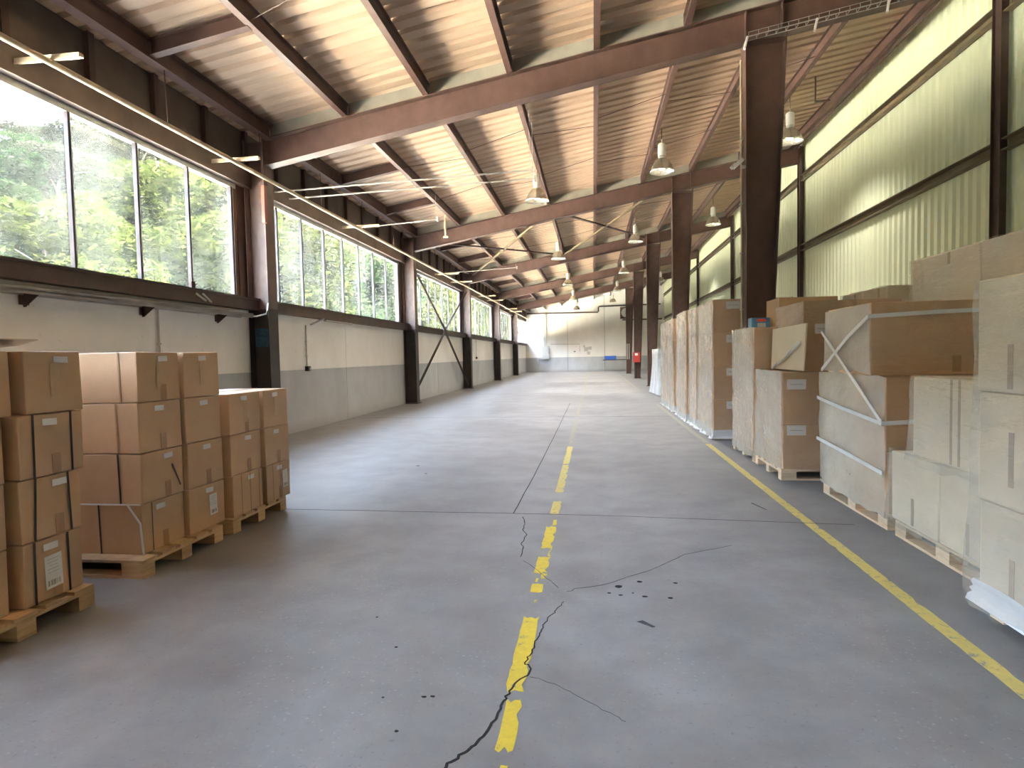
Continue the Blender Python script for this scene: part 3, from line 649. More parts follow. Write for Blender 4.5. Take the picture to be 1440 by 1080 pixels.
MB().tube([(2.122, 9.17, 1.0), (2.122, 9.17, 5.4)], .014, 8).build('conduit', 'pipe', cc)  # cream colour stands for window light along the flange edge
for z in (1.9, 2.7, 3.4, 4.3): MB().box(2.10, 2.14, 9.14, 9.20, z-.01, z+.01).build('clip', 'galv', cc)
for (x, y0) in ((4.15, 12.2), (3.95, 13.6)):
    o = empty('drop_bracket', (x, y0, ztop(x)), label='thin dark L shaped drop bracket under the purlins near the sheet wall, %s one' % ('nearer' if y0 < 13 else 'farther'), cat='bracket', group='drop brackets')
    MB().box(x-.012, x+.012, y0-.012, y0+.012, ztop(x)-.45, ztop(x)).build('stem', 'steel_dark', o); MB().box(x-.012, x+.25, y0-.03, y0+.03, ztop(x)-.47, ztop(x)-.45).build('arm', 'steel_dark', o)

hy = empty('hose_box', (2.22, 32.6, 0), label='red fire hose box on a black post at the fourth aisle column', cat='hose box')
MB().box(2.06, 2.42, 32.42, 32.60, .85, 1.36).build('box', 'red', hy); MB().box(2.18, 2.24, 32.50, 32.56, 0, .85).build('post', 'black', hy); MB().box(2.15, 2.3, 32.415, 32.42, 1.2, 1.32).build('notice', 'white', hy)
cp = empty('column_handrail', (2.1, 40.45, 0), label='white hoop rail fixed to the fifth aisle column', cat='rail')
MB().tube([(2.2, 40.5, .95), (2.2, 40.46, 1.95), (2.32, 40.46, 1.95), (2.32, 40.5, .95)], .02, 8).build('rail', 'whitemetal', cp)

# ------------------------------------------------------------------ far end wall fittings
ec = empty('electrical_cabinet', (-3.74, 48.4, 1.0), label='grey electrical cabinet with rising duct on the far end wall', cat='cabinet')
MB().box(-4.04, -3.44, 48.33, 48.598, 1.0, 2.03).build('body', 'greymetal', ec); MB().box(-4.02, -3.46, 48.31, 48.33, 1.02, 2.01).build('door', 'greymetal', ec)
MB().box(-3.88, -3.66, 48.48, 48.598, 2.03, 4.62).build('duct', 'galv', ec); MB().box(-3.5, -3.48, 48.29, 48.31, 1.45, 1.6).build('handle', 'black', ec)
pw = empty('wall_pipe', (-2, 48.5, 4.6), label='brown pipe stepping up across the far end wall', cat='pipe')
MB().tube([(-5.2, 48.5, 4.64), (.42, 48.5, 4.60), (.45, 48.5, 4.65), (.45, 48.5, 5.0), (.5, 48.5, 5.04), (5.2, 48.5, 5.1)], .05, 8).build('pipe', 'steel_dark', pw)
pw2 = empty('wall_pipe', (3.6, 48.5, 4.0), label='lower brown pipe on the end wall right of the columns', cat='pipe')
MB().tube([(2.3, 48.5, 3.95), (5.3, 48.5, 3.95)], .05, 8).build('pipe', 'steel_dark', pw2)
cd = empty('wall_conduit', (-2.8, 48.55, 2.1), label='thin white conduit loop above the grey dado of the far end wall', cat='conduit')
MB().tube([(-3.35, 48.57, 2.18), (-1.05, 48.57, 2.14), (-1.05, 48.57, 1.55)], .025, 6).build('conduit', 'conduit', cd)
sw = empty('switch_panel', (-.5, 48.55, 1.6), label='cluster of pale switch boxes on the far end wall', cat='switch')
for (x, z, s) in ((-.55, 1.72, .16), (-.25, 1.8, .13), (-.36, 1.42, .12), (-.7, 1.95, .08)): MB().box(x-s, x+s, 48.48, 48.6, z-s, z+s).build('switch_box', 'greymetal', sw)
so_ = empty('socket', (-1.45, 48.56, 1.55), label='small dark socket on the far end wall left of the switches', cat='socket')
MB().box(-1.53, -1.37, 48.53, 48.6, 1.5, 1.62).build('plate', 'greymetal', so_); MB().box(-1.5, -1.4, 48.515, 48.53, 1.53, 1.59).build('insert', 'black', so_)
fn = empty('wall_fan', (2.55, 48.5, 4.05), label='dark square fan with pale round cowl high on the far end wall', cat='fan')
MB().box(2.12, 3.0, 48.42, 48.6, 4.04, 4.94).build('frame', 'steel_dark', fn); 
fb = MB(); n = 24
for s_, rr in ((0, .36), (1, .30)):
    fb.v += [(2.56+rr*math.cos(2*math.pi*k/n), 48.40-.02*s_, 4.49+rr*math.sin(2*math.pi*k/n)) for k in range(n)]
fb.f.append(list(range(n, 2*n))); fb.mi.append(0)
for k in range(n): fb.f.append([k, (k+1) % n, n+(k+1) % n, n+k]); fb.mi.append(0)
fb.build('cowl', 'frame_light', fn)
tb = empty('work_table', (1.6, 47.4, 0), label='dark metal work table against the far end wall', cat='table')
MB().box(.72, 2.75, 47.1, 47.8, .83, .89).build('table_top', 'steel_dark', tb)
for x in (.78, 2.68):
    for y in (47.16, 47.74): MB().box(x-.03, x+.03, y-.03, y+.03, 0, .83).build('leg', 'galv', tb)
MB().box(.78, 2.68, 47.13, 47.16, .25, .30).build('stretcher', 'galv', tb)
cr_ = empty('plastic_crate', (1.2, 47.4, .89), label='blue plastic crate standing on the far work table', cat='crate')
MB().box(.85, 1.72, 47.2, 47.7, .89, .93).box(.85, .88, 47.2, 47.7, .93, 1.17).box(1.69, 1.72, 47.2, 47.7, .93, 1.17).box(.88, 1.69, 47.2, 47.23, .93, 1.17).box(.88, 1.69, 47.67, 47.7, .93, 1.17).build('body', 'cratelue', cr_)
MB().box(.83, 1.74, 47.18, 47.2, 1.13, 1.17).build('rim', 'cratelue', cr_)
sg = MB().box(3.25, 3.5, 48.56, 48.6, 2.3, 2.7).build('wall_sign', 'red', loc=(3.37, 48.58, 2.3)); tag(sg, 'small red sign on the far end wall right of the aisle columns', 'sign')

# ------------------------------------------------------------------ pallets
def pallet_meshes(L, W, H, mat):
    """boards along local X (length L), W across; returns (name, mesh, loc)"""
    s = H/.144; out = []
    def bx(n, a, c, h): return MB().box(-a/2, a/2, -c/2, c/2, 0, h).mesh(n, mat)
    tb_, tk = .022*s, .078*s; bot = .022*s
    bb = bx('bottom_board', L, .10, bot); blk = bx('block', .145, .10, tk); st = bx('stringer_board', .145, W, tb_); dk = bx('deck_board', L, .125, tb_)
    ys = (-W/2+.05, 0, W/2-.05); xs = (-L/2+.0725, 0, L/2-.0725)
    for y in ys: out.append(('bottom_board', bb, (0, y, 0)))
    for x in xs:
        for y in ys: out.append(('block', blk, (x, y, bot)))
        out.append(('stringer_board', st, (x, 0, bot+tk)))
    for k in range(5): out.append(('deck_board', dk, (0, -W/2+.0625+k*(W-.125)/4, bot+tk+tb_)))
    return out
PAL = {}
def pallet(cx, cy, label, along='x', L=1.2, W=.8, H=.112, mat='wood', group='wooden pallets'):
    key = (L, W, H, mat)
    if key not in PAL: PAL[key] = pallet_meshes(L, W, H, mat)
    o = empty('wooden_pallet', (cx, cy, 0), label=label, cat='pallet', group=group)
    o.rotation_euler = (0, 0, 0 if along == 'x' else math.pi/2)
    for n, me, l in PAL[key]: put(n, me, o, l)
    return o
PH = .112

# ------------------------------------------------------------------ cartons
def carton(x0, x1, y0, y1, z0, z1, label, group, mat='card', name='carton', jit=.003, bev=.007, rz=0.0):
    r = RND; bm = bmesh.new(); bev = .016 if mat == 'cardpale' else bev; hx, hy, h = (x1-x0)/2, (y1-y0)/2, z1-z0
    vs = []
    for z in (0, h):
        for sx, sy in ((-1, -1), (1, -1), (1, 1), (-1, 1)):
            vs.append(bm.verts.new((sx*hx + r.uniform(-jit, jit), sy*hy + r.uniform(-jit, jit), z + (r.uniform(-jit, 0) if z else 0))))
    for q in ((3, 2, 1, 0), (4, 5, 6, 7), (0, 1, 5, 4), (1, 2, 6, 5), (2, 3, 7, 6), (3, 0, 4, 7)): bm.faces.new([vs[i] for i in q])
    bmesh.ops.bevel(bm, geom=list(bm.edges), offset=bev, segments=2, affect='EDGES', profile=.6)
    me = bpy.data.meshes.new(name); bm.to_mesh(me); bm.free(); me.materials.append(M[mat])
    o = bpy.data.objects.new(name, me); COL.objects.link(o); o.location = ((x0+x1)/2, (y0+y1)/2, z0); o.rotation_euler = (0, 0, rz)
    tag(o, label, 'carton', group)
    o['dims'] = (x1-x0, y1-y0, h)
    return o
def on_face(o, face, u, v, wu, hv, name, mat, lift=.0035, parent=None, th=.0012, tilt=0.0):
    """a thin piece on a carton face; u along the face from its centre, v height above the carton base (local coords)"""
    d = o['dims']; b = MB()
    ca, sa = math.cos(tilt), math.sin(tilt)
    c4 = [(u+a*ca-c*sa, v+a*sa+c*ca) for a, c in ((-wu/2, -hv/2), (wu/2, -hv/2), (wu/2, hv/2), (-wu/2, hv/2))]
    if face == '+x': p = [(d[0]/2+lift, q[0], q[1]) for q in c4] + [(d[0]/2+lift+th, q[0], q[1]) for q in c4]
    elif face == '-x': p = [(-d[0]/2-lift, -q[0], q[1]) for q in c4] + [(-d[0]/2-lift-th, -q[0], q[1]) for q in c4]
    elif face == '-y': p = [(q[0], -d[1]/2-lift, q[1]) for q in c4] + [(q[0], -d[1]/2-lift-th, q[1]) for q in c4]
    else: p = [(q[0], q[1], d[2]+lift*.6) for q in c4] + [(q[0], q[1], d[2]+lift*.6+th) for q in c4]
    b.hexa(p); ob = bpy.data.objects.new(name, b.mesh(name, mat)); COL.objects.link(ob); ob.parent = parent or o
    return ob
def flaps(o):
    """closing seam and tape on the top of a carton"""
    d = o['dims']
    on_face(o, 'top', 0, 0, .05, d[1]-.03, 'tape', 'tapepale')
def shipping_sheet(o, face, u, v, wu, hv, lift=.0035, tilt=0.0):
    s = on_face(o, face, u, v, wu, hv, 'shipping_sheet', 'white', lift=lift, tilt=tilt)
    on_face(o, face, u, v-hv*.34, wu*.75, hv*.16, 'barcode', 'barcode', lift=lift+.0013, th=.0006, parent=s, tilt=tilt)
    for k in range(5): on_face(o, face, u-wu*.04*(k % 2), v+hv*(.38-.10*k), wu*(.66 if k != 2 else .4), hv*.022, 'text_line', 'print', lift=lift+.0013, th=.0006, parent=s, tilt=tilt)

LAY = {4: ['bottom', 'third from top', 'second from top', 'top'], 3: ['bottom', 'middle', 'top']}
LEFT = [('nearest', 2.52, 2.13, [2.565, 2.57, 2.57, 2.635], 2.95, 4), ('middle', 3.70, 3.405, [3.80]*4, 4.21, 4), ('farthest', 4.62, 4.27, [4.70]*3, 5.11, 3)]
for pi, (pn, pcy, ya, ymid, yb, nl) in enumerate(LEFT):
    pallet(-2.71-.6, (pcy if pi != 2 else 4.63) if pi else 2.535, 'pine pallet carrying the %s stack of loose brown cartons' % pn, 'x', mat='wood')
    bh = (1.375-PH)/4 if nl == 4 else (1.06-PH)/3
    for l in range(nl):
        z0 = PH + .001 + l*bh; z1 = z0 + bh - .002
        for side, (xa, xb2) in (('aisle', (-3.36, -2.78)), ('window', (-3.96, -3.37))):
            for rowi, (y0, y1) in (('near', (ya, ymid[l]-.012)), ('far', (ymid[l]+.016, yb))):
                sx = RND.uniform(-.008, .006) + (.022 if rowi == 'far' and side == 'aisle' else 0) + (.05 if pi == 2 else 0)
                if pi == 0: y1 += .03*(l-1.5)/1.5*(1 if rowi == 'far' else 0); y0 -= .0
                if pi == 0 and rowi == 'near': y1 -= .03
                lab = 'brown carton, %s, %s row, %s side of the %s left pallet' % (LAY[nl][l], rowi, side, pn)
                o = carton(xa+sx, xb2+sx, y0, y1, z0, z1, lab, 'loose brown cartons on the left pallets', rz=RND.uniform(-.008, .008))
                if l == nl-1: flaps(o)
                if side != 'aisle': continue
                u0 = RND.uniform(-.03, .05)
                on_face(o, '+x', u0, bh-.045, .085, .034, 'sticker', 'white', tilt=RND.uniform(-.03, .05))
                if RND.random() < .8: on_face(o, '+x', u0*.4+.02, .055, .05, .10, 'tape', 'tape', lift=.003)
                if l == nl-1: on_face(o, '+x', 0.0, bh-.15, .055, .17, 'tape', 'tapepale', lift=.003)
                if pi == 0 and l < 3:
                    for u in (-.10, .10): on_face(o, '+x', u+RND.uniform(-.02, .02), bh/2, .012, bh-.004, 'strap', 'black', lift=.004, tilt=RND.uniform(-.06, .03))
                if l == 0 and rowi == 'far': shipping_sheet(o, '+x', {0: -.01, 1: .06, 2: .10}[pi], .16 if pi else .14, .085 if pi else .10, .15 if pi else .17, tilt=.03)
                if pi == 2 and l == 0:
                    for u in (-.1, .02, .15): on_face(o, '+x', u, bh/2, .006, bh-.006, 'strap', 'tape', lift=.004)
                if pi == 1 and rowi == 'near':
                    on_face(o, '-y', (.16, .14, .14, .17)[l] if l else .0, bh/2, .011, bh-.006, 'strap', 'tape' if l > 1 else 'black', lift=.004, tilt=.02)
                    if l == 0: on_face(o, '+x', -.11, bh/2, .006, bh-.01, 'strap', 'black', lift=.004)
                if pi == 1 and rowi == 'near' and l == 1: on_face(o, '+x', .12, .13, .012, .17, 'scuff', 'black', lift=.003, tilt=.45)
# loose cardboard sheet on the nearest stack
sf = MB().hexa([(-3.75, 2.05, 1.40), (-2.86, 2.05, 1.385), (-2.86, 2.80, 1.40), (-3.75, 2.80, 1.415), (-3.75, 2.05, 1.404), (-2.86, 2.05, 1.389), (-2.86, 2.80, 1.404), (-3.75, 2.80, 1.419)])
sf = MB()
rows = [(-3.80, 1.385), (-3.2, 1.39), (-2.95, 1.405), (-2.83, 1.432)]
for k in range(3):
    (xa, za), (xb2, zb2) = rows[k], rows[k+1]
    sf.hexa([(xa, 2.02, za), (xb2, 2.02, zb2), (xb2, 2.80, zb2), (xa, 2.80, za), (xa, 2.02, za+.005), (xb2, 2.02, zb2+.005), (xb2, 2.80, zb2+.005), (xa, 2.80, za+.005)])
o = sf.build('cardboard_sheet', 'cardtop', loc=(-3.3, 2.4, 1.385)); tag(o, 'loose pale cardboard sheet lying curled on the nearest left stack', 'cardboard')
st_ = MB().box(-3.95, -2.79, 3.393, 3.398, .425, .433).bar((-2.87, 3.393, .425), (-2.79, 3.393, .31), .006, .012, up=(0, 1, 0)).bar((-2.79, 3.393, .31), (-2.775, 3.39, .118), .006, .012, up=(0, 1, 0)).build('white_strap', 'white', loc=(-3.3, 3.39, .118))
tag(st_, 'white strap around the bottom layer of the middle left stack', 'strap')

# ------------------------------------------------------------------ stretch film and wrapped loads on the right
def film(x0, x1, y0, y1, z0, z1, label, seed, flare=.0, faces=('film', 'filmthin'), skip=(), top=False, name='stretch_film', rag=.03):
    """a wrinkled film sleeve round a load: window light put into the haze on the aisle side, thin on the ends"""
    r = random.Random(seed); b = MB(); g = .006
    per = []                                        # perimeter points, starting far aisle corner, round the near side
    def seg(a, c, n):
        for k in range(n): t_ = k/n; per.append((a[0]+(c[0]-a[0])*t_, a[1]+(c[1]-a[1])*t_))
    A_, B2, C2, D2 = (x0-g, y1+g), (x0-g, y0-g), (x1+g, y0-g), (x1+g, y1+g)
    nl_, nf = max(6, int((y1-y0)/.12)), max(5, int((x1-x0)/.14))
    seg(A_, B2, nl_); seg(B2, C2, nf); seg(C2, D2, nl_); seg(D2, A_, nf)
    n = len(per); nz = max(6, int((z1-z0)/.11)); cx, cy = (x0+x1)/2, (y0+y1)/2
    ph = [r.uniform(0, 6.28) for _ in range(6)]
    for j in range(nz+1):
        t_ = j/nz
        for k, (x, y) in enumerate(per):
            wv = .005*math.sin(k*1.3+ph[0]+t_*3) + .004*math.sin(t_*17+ph[1]+k*.4) + r.uniform(-.002, .004)
            fl2 = flare*(1-t_)**4*(.6+.4*math.sin(k*2.1+ph[2]))
            dx = (-1 if abs(x-(x0-g)) < 1e-6 else 1 if abs(x-(x1+g)) < 1e-6 else 0); dy = (-1 if abs(y-(y0-g)) < 1e-6 else 1 if abs(y-(y1+g)) < 1e-6 else 0)
            off = max(0, wv+.004) + fl2
            zz = z0+(z1-z0)*t_ + (r.uniform(-rag, rag*.3) if j == 0 else 0) + (r.uniform(-.004, .012) if j == nz else 0)
            b.v.append((x+dx*off, y+dy*off, max(zz, .004)))
    for j in range(nz):
        for k in range(n):
            a, c = j*n+k, j*n+(k+1) % n
            b.f.append([a, c, c+n, a+n]); b.mi.append(0 if (k < nl_ or nl_+nf <= k < 2*nl_+nf) else 1)
    o = b.build(name, list(faces), loc=(cx, cy, z0), smooth=True)
    cor = {0, nl_, nl_+nf, 2*nl_+nf}
    for e in o.data.edges:
        i, j = e.vertices
        if i % n == j % n and i % n in cor: e.use_edge_sharp = True
    return tag(o, label, 'stretch film', 'stretch film sleeves')
GR = 'cartons in the wrapped loads on the right'
def lab_front(o, u, v, wu=.17, hv=.09, par='-y'): 
    s = on_face(o, par, u, v, wu, hv, 'shipping_label', 'white', lift=.004)
    on_face(o, par, u, v, wu*.7, hv*.1, 'text_line', 'print', lift=.0053, th=.0006, parent=s)
def strips(o, face, us, h0, h1, wd=.03, mat='ptape'):
    for u in us: on_face(o, face, u, (h0+h1)/2, wd, h1-h0, 'tape', mat, lift=.0035)

# load A, nearest
ZA = [PH, .56, 1.085, 1.62]; nm = ['bottom', 'middle', 'top']
pallet(2.48, 2.62, 'pale pallet under the nearest wrapped load on the right', 'x', 1.2, 1.1, PH, 'woodpale')
for l in range(3):
    for c, (xa, xb2) in enumerate(((1.866, 2.47), (2.48, 3.07))):
        o = carton(xa-.01*l, xb2-.01*l, 2.05, 3.235, ZA[l]+.001, ZA[l+1]-.001, 'large pale carton, %s layer on the %s side of the nearest wrapped load' % (nm[l], ('aisle', 'wall')[c]), GR, 'cardpale')
        if c == 0: strips(o, '-x', (-.35, .3), .02 if l != 1 else .1, .22 if l != 1 else .35, .035)
film(1.845, 3.08, 2.045, 3.237, .10, 1.60, 'clear film wrapped round the nearest load at the right edge', 1, .10, ('filmclear', 'filmthin'))
cu = film(1.85, 3.07, 2.05, 3.225, .065, .16, 'blue white bunched film skirt at the foot of the nearest wrapped load', 2, .03, ('filmwhite', 'filmwhite'), rag=.02, name='film_skirt')
# load B
pallet(2.535, 3.93, 'pale pallet under the second wrapped load on the right', 'y', 1.16, .94, PH, 'woodpale')
for k, (y0, y1) in enumerate(((3.38, 3.96), (3.975, 4.56))):
    for c, (xa, xb2) in enumerate(((2.06, 2.60), (2.61, 3.0))):
        o = carton(xa, xb2, y0, y1, PH+.001, .59, 'pale carton, bottom layer, %s end, %s side of second wrapped load' % (('near', 'far')[k], ('aisle', 'wall')[c]), GR, 'cardpale')
        if c == 0: strips(o, '-x', (.0,), .02, .2)
for c, (xa, xb2) in enumerate(((2.07, 2.60), (2.61, 3.0))):
    o = carton(xa, xb2, 3.38, 4.30, .592, 1.115, 'tall pale carton, top layer, %s side of the second wrapped load' % ('aisle', 'wall')[c], GR, 'cardpale')
    if c == 0: strips(o, '-x', (-.02, .06), .02, .52, .022)
film(2.056, 3.005, 3.375, 4.563, .10, .60, 'clear wrinkled film round the bottom layer of the second load', 3, .02, ('filmclear', 'filmthin'), rag=.035)
film(2.066, 3.005, 3.375, 4.303, .56, 1.12, 'clear film round the top layer of the second load', 4, .015, ('filmclear', 'filmthin'))
# load C
pallet(2.535, 5.235, 'pale pallet under the third wrapped load on the right', 'y', 1.22, .94, PH, 'woodpale')
for l, (z0, z1) in enumerate(((PH+.001, .555), (.557, 1.095))):
    for k, (y0, y1) in enumerate(((4.635, 5.23), (5.24, 5.85))):
        for c, (xa, xb2) in enumerate(((2.06+.02*(1-l), 2.60), (2.61, 3.0))):
            o = carton(xa, xb2, y0, y1, z0, z1, 'kraft carton, %s, %s end, %s side of third wrapped load' % (('bottom', 'upper')[l], ('near', 'far')[k], ('aisle', 'wall')[c]), GR, 'card' if c or (k == 0) else 'cardpale')
            if c == 0: strips(o, '-x', (.1,), .30, .42, .02); strips(o, '-x', (-.1,), .02, .12, .02)
ox = carton(2.06, 2.99, 4.88, 5.74, 1.098, 1.645, 'big brown carton tied on top of the third wrapped load', GR, 'card')
strips(ox, '-x', (.02,), .42, .53, .04); strips(ox, '-x', (.02,), .05, .2, .03); strips(ox, '-y', (-.02,), .36, .53, .06, 'tapepale'); strips(ox, '-y', (.12,), .02, .14, .06, 'tape')
flaps(ox)
FC = film(2.05, 3.0, 4.62, 5.86, .10, 1.10, 'clear film sleeve round the lower part of the third load', 6, .0)
film(2.05, 3.0, 4.87, 5.75, 1.13, 1.63, 'thin shiny film round the big brown carton', 7, .0, ('film', 'filmthin'))
def cord(pts, label, r=.0065):
    b = MB()
    for p, q in zip(pts, pts[1:]): b.bar(p, q, .030, .006, up=(1, 0, 0) if abs(p[0]-q[0]) < .1 else (0, 1, 0))
    o = b.build('film_cord', 'cord', FC); o['label'] = label; return o
cord([(2.99, 4.842, 1.57), (2.5, 4.84, 1.56), (2.02, 4.842, 1.54), (2.018, 5.2, 1.40), (2.018, 5.77, 1.12)], 'film cord rising across the big brown carton face')
cord([(2.018, 5.77, 1.46), (2.018, 5.3, 1.18), (2.016, 4.62, .78)], 'film cord falling diagonally from the big carton to the near corner')
cord([(2.018, 5.87, .87), (2.012, 5.3, .82), (2.012, 4.60, .77), (2.5, 4.588, .80), (3.0, 4.59, .82)], 'film cord round the middle of the third load')
cord([(2.015, 5.87, .50), (2.008, 5.3, .47), (2.012, 4.59, .42)], 'loose film cord round the bottom of the third load')
# load D
pallet(2.42, 6.86, 'pale pallet with feet showing under the fourth wrapped load', 'x', 1.14, .98, PH, 'woodpale')
for l, (z0, z1) in enumerate(((PH+.001, .56), (.562, 1.085))):
    for c, (xa, xb2) in enumerate(((1.87, 2.42), (2.43, 2.98))):
        o = carton(xa, xb2, 6.375, 7.33, z0, z1, 'brown carton, %s layer, %s side of the fourth wrapped load' % (('bottom', 'upper')[l], ('aisle', 'wall')[c]), GR, 'card')
        if c == 0:
            lab_front(o, -.15, .40 if l else .39, .18, .10); strips(o, '-y', (.10,), .02, .12, .05, 'tape')
            if l == 0: shipping_sheet(o, '-x', -.15, .30, .12, .15)
FD = film(1.86, 2.99, 6.36, 7.345, .12, 1.09, 'clear film sleeve round the fourth wrapped load', 8, .0)
sht = MB().hexa([(2.0, 6.2, 1.10), (2.015, 6.2, 1.10), (2.03, 7.32, 1.10), (2.015, 7.32, 1.10), (2.03, 6.2, 1.56), (2.045, 6.2, 1.56), (2.05, 7.32, 1.545), (2.035, 7.32, 1.545)]).build('cardboard_sheet', 'cardpale', loc=(2.02, 6.7, 1.10))
tag(sht, 'pale cardboard panel standing on the fourth wrapped load', 'cardboard')
MB().box(1.995, 1.9995, 6.5, 6.56, 1.2, 1.5)
cordD = MB().bar((1.985, 6.22, 1.38), (1.99, 6.8, 1.20), .03, .006, up=(1, 0, 0)).bar((1.99, 6.8, 1.20), (1.995, 7.2, 1.105), .03, .006, up=(1, 0, 0)).build('film_cord', 'cord', FD, smooth=True)
od = carton(2.09, 3.0, 6.46, 7.32, 1.09, 1.79, 'large brown carton with white label on top of the fourth load', GR, 'card')
lab_front(od, -.27, .42, .16, .10); strips(od, '-y', (.02,), .52, .69, .04, 'tape'); flaps(od)
film(2.08, 3.01, 6.45, 7.33, 1.10, 1.78, 'thin wrinkled film round the large labelled carton', 9, .0, ('filmthin', 'filmthin'))
# load E
pallet(2.42, 7.94, 'pale pallet with feet showing under the fifth wrapped load', 'x', 1.14, 1.08, PH, 'woodpale')
for l in range(3):
    z0, z1 = PH+.001+l*.488, PH+(l+1)*.488-.001
    for c, (xa, xb2) in enumerate(((1.86, 2.42), (2.43, 2.98))):
        o = carton(xa, xb2, 7.42, 8.47, z0, z1, 'brown carton, %s layer, %s side of the fifth wrapped load' % (nm[l], ('aisle', 'wall')[c]), GR, 'card')
        if c == 0 and l == 1: shipping_sheet(o, '-x', .36, .30, .14, .20)
film(1.85, 2.99, 7.41, 8.48, .06, 1.575, 'clear film sleeve round the fifth wrapped load', 10, .01)
oe = carton(2.27, 2.95, 7.9, 8.45, 1.58, 1.95, 'brown carton standing on the fifth wrapped load by the column', GR, 'card'); strips(oe, '-y', (.0,), .0, .12, .3, 'tapepale')
bb_ = empty('blue_box', (2.1, 8.2, 1.58), label='small blue printed box with a red oval on the fifth load', cat='box')
MB().box(2.0, 2.22, 8.12, 8.30, 1.58, 1.722).build('body', 'blue', bb_)
rb = MB(); nn = 20; rb.v = [(2.12+.065*math.cos(2*math.pi*k/nn), 8.117, 1.69+.018*math.sin(2*math.pi*k/nn)) for k in range(nn)] + [(2.12+.065*math.cos(2*math.pi*k/nn), 8.1195, 1.69+.018*math.sin(2*math.pi*k/nn)) for k in range(nn)]
rb.f = [list(range(nn))] + [[k, nn+k, nn+(k+1) % nn, (k+1) % nn] for k in range(nn)]; rb.mi = [0]*(nn+1); rb.build('red_oval', 'redprint', bb_)
MB().box(2.07, 2.17, 8.117, 8.1195, 1.60, 1.655).build('picture_panel', 'frame_light', bb_)
# tall loads F, G, H, I
def tall(x0, x1, y0, y1, z1, nl_, what, seed, front_labels=False, split=1, fm=('film', 'filmthin'), wrap=True):
    pallet((x0+x1)/2, (y0+y1)/2, 'pale pallet under the %s wrapped load on the right' % what, 'x', x1-x0-.02, y1-y0-.02, PH, 'woodpale')
    bh = (z1-PH)/nl_
    for l in range(nl_):
        for s in range(split):
            ya, yb2 = y0+.01+(y1-y0-.02)*s/split, y0+.01+(y1-y0-.02)*(s+1)/split-.008
            o = carton(x0+.01, x1-.01, ya, yb2, PH+l*bh+.001, PH+(l+1)*bh-.001, 'brown carton, %s layer%s of the %s wrapped load' % (LAY[4][l] if nl_ == 4 else nm[l], '' if split == 1 else (', near end', ', far end')[s], what), GR, 'card')
            if front_labels and s == 0: lab_front(o, -.26, bh-.09, .2, .11); strips(o, '-y', (.12,), .05, .3, .2, 'tape')
            if l == 1 and s == 0 and front_labels: shipping_sheet(o, '-x', .1, .30, .1, .25)
    if not wrap: return
    film(x0, x1, y0, y1, .05, z1, 'clear film sleeve round the %s wrapped load' % what, seed, .03, fm)
    film(x0+.005, x1-.005, y0+.005, y1-.005, .02, .14, 'ragged white film skirt at the foot of the %s wrapped load' % what, seed+30, .05, ('filmwhite', 'filmwhite'), name='film_skirt')
tall(1.75, 2.85, 9.32, 10.62, 2.07, 4, 'sixth', 11, True)
tall(1.74, 2.85, 10.68, 11.55, 2.06, 4, 'seventh', 12)
tall(1.72, 2.85, 11.72, 13.05, 2.08, 4, 'eighth', 13)
tall(1.72, 2.85, 13.55, 14.7, 2.04, 4, 'ninth', 14, True)
tall(1.72, 2.85, 14.8, 15.95, 2.04, 4, 'tenth', 15)
# far load under a white sheet
tall(1.98, 3.0, 18.9, 20.6, 1.3, 3, 'eleventh', 16, False, 1, wrap=False)
def drape():
    b = MB(); n = 64; nz = 8; r = random.Random(3)
    for j in range(nz+1):
        t_ = j/nz
        for k in range(n):
            a = 2*math.pi*k/n; sx, sy = math.cos(a), math.sin(a); q = max(abs(sx), abs(sy))
            rad = (1.03+.17*(1-t_)**2*(1+.4*math.sin(3*a)))*(1+.05*math.sin(13*a+t_*2))
            b.v.append((2.49+sx/q*.52*rad, 19.75+sy/q*.86*rad, .03+1.4*t_+(r.uniform(-.02, .02) if j == 0 else 0)))
    for j in range(nz):
        for k in range(n): b.f.append([j*n+k, j*n+(k+1) % n, (j+1)*n+(k+1) % n, (j+1)*n+k]); b.mi.append(0)
    b.f.append([nz*n+k for k in range(n)]); b.mi.append(0)
    o = b.build('dust_sheet', 'filmwhite', loc=(2.49, 19.75, .03), smooth=True); return tag(o, 'white blue plastic sheet draped over the farthest load on the right', 'plastic sheet')
drape()
# second row, nearer the sheet wall
def back_load(x0, x1, y0, y1, z1, nl_, what, seed):
    pallet((x0+x1)/2, (y0+y1)/2, 'pallet under the %s' % what, 'x', x1-x0-.04, y1-y0-.04, PH, 'woodpale'); bh = (z1-PH)/nl_
    for l in range(nl_):
        for s in range(2):
            ym = y0+(y1-y0)*(s)/2
            o = carton(x0+.01, x1-.01, ym+.008, ym+(y1-y0)/2-.008, PH+l*bh+.001, PH+(l+1)*bh-.001, 'pale carton, %s, %s end of the %s' % (LAY[4][l], ('near', 'far')[s], what), GR, 'cardpale')
            if l == nl_-1: strips(o, '-x', (.1,), bh-.12, bh-.02, .04)
    film(x0, x1, y0, y1, .08, z1-.01, 'shiny film sleeve round the %s' % what, seed, .0, ('filmclear', 'filmthin'))
back_load(3.06, 4.15, 4.30, 6.42, 2.14, 4, 'rear load behind the big brown carton', 21)
back_load(3.08, 4.15, 6.95, 8.15, 1.97, 4, 'rear load beyond, near the sheet wall', 22)

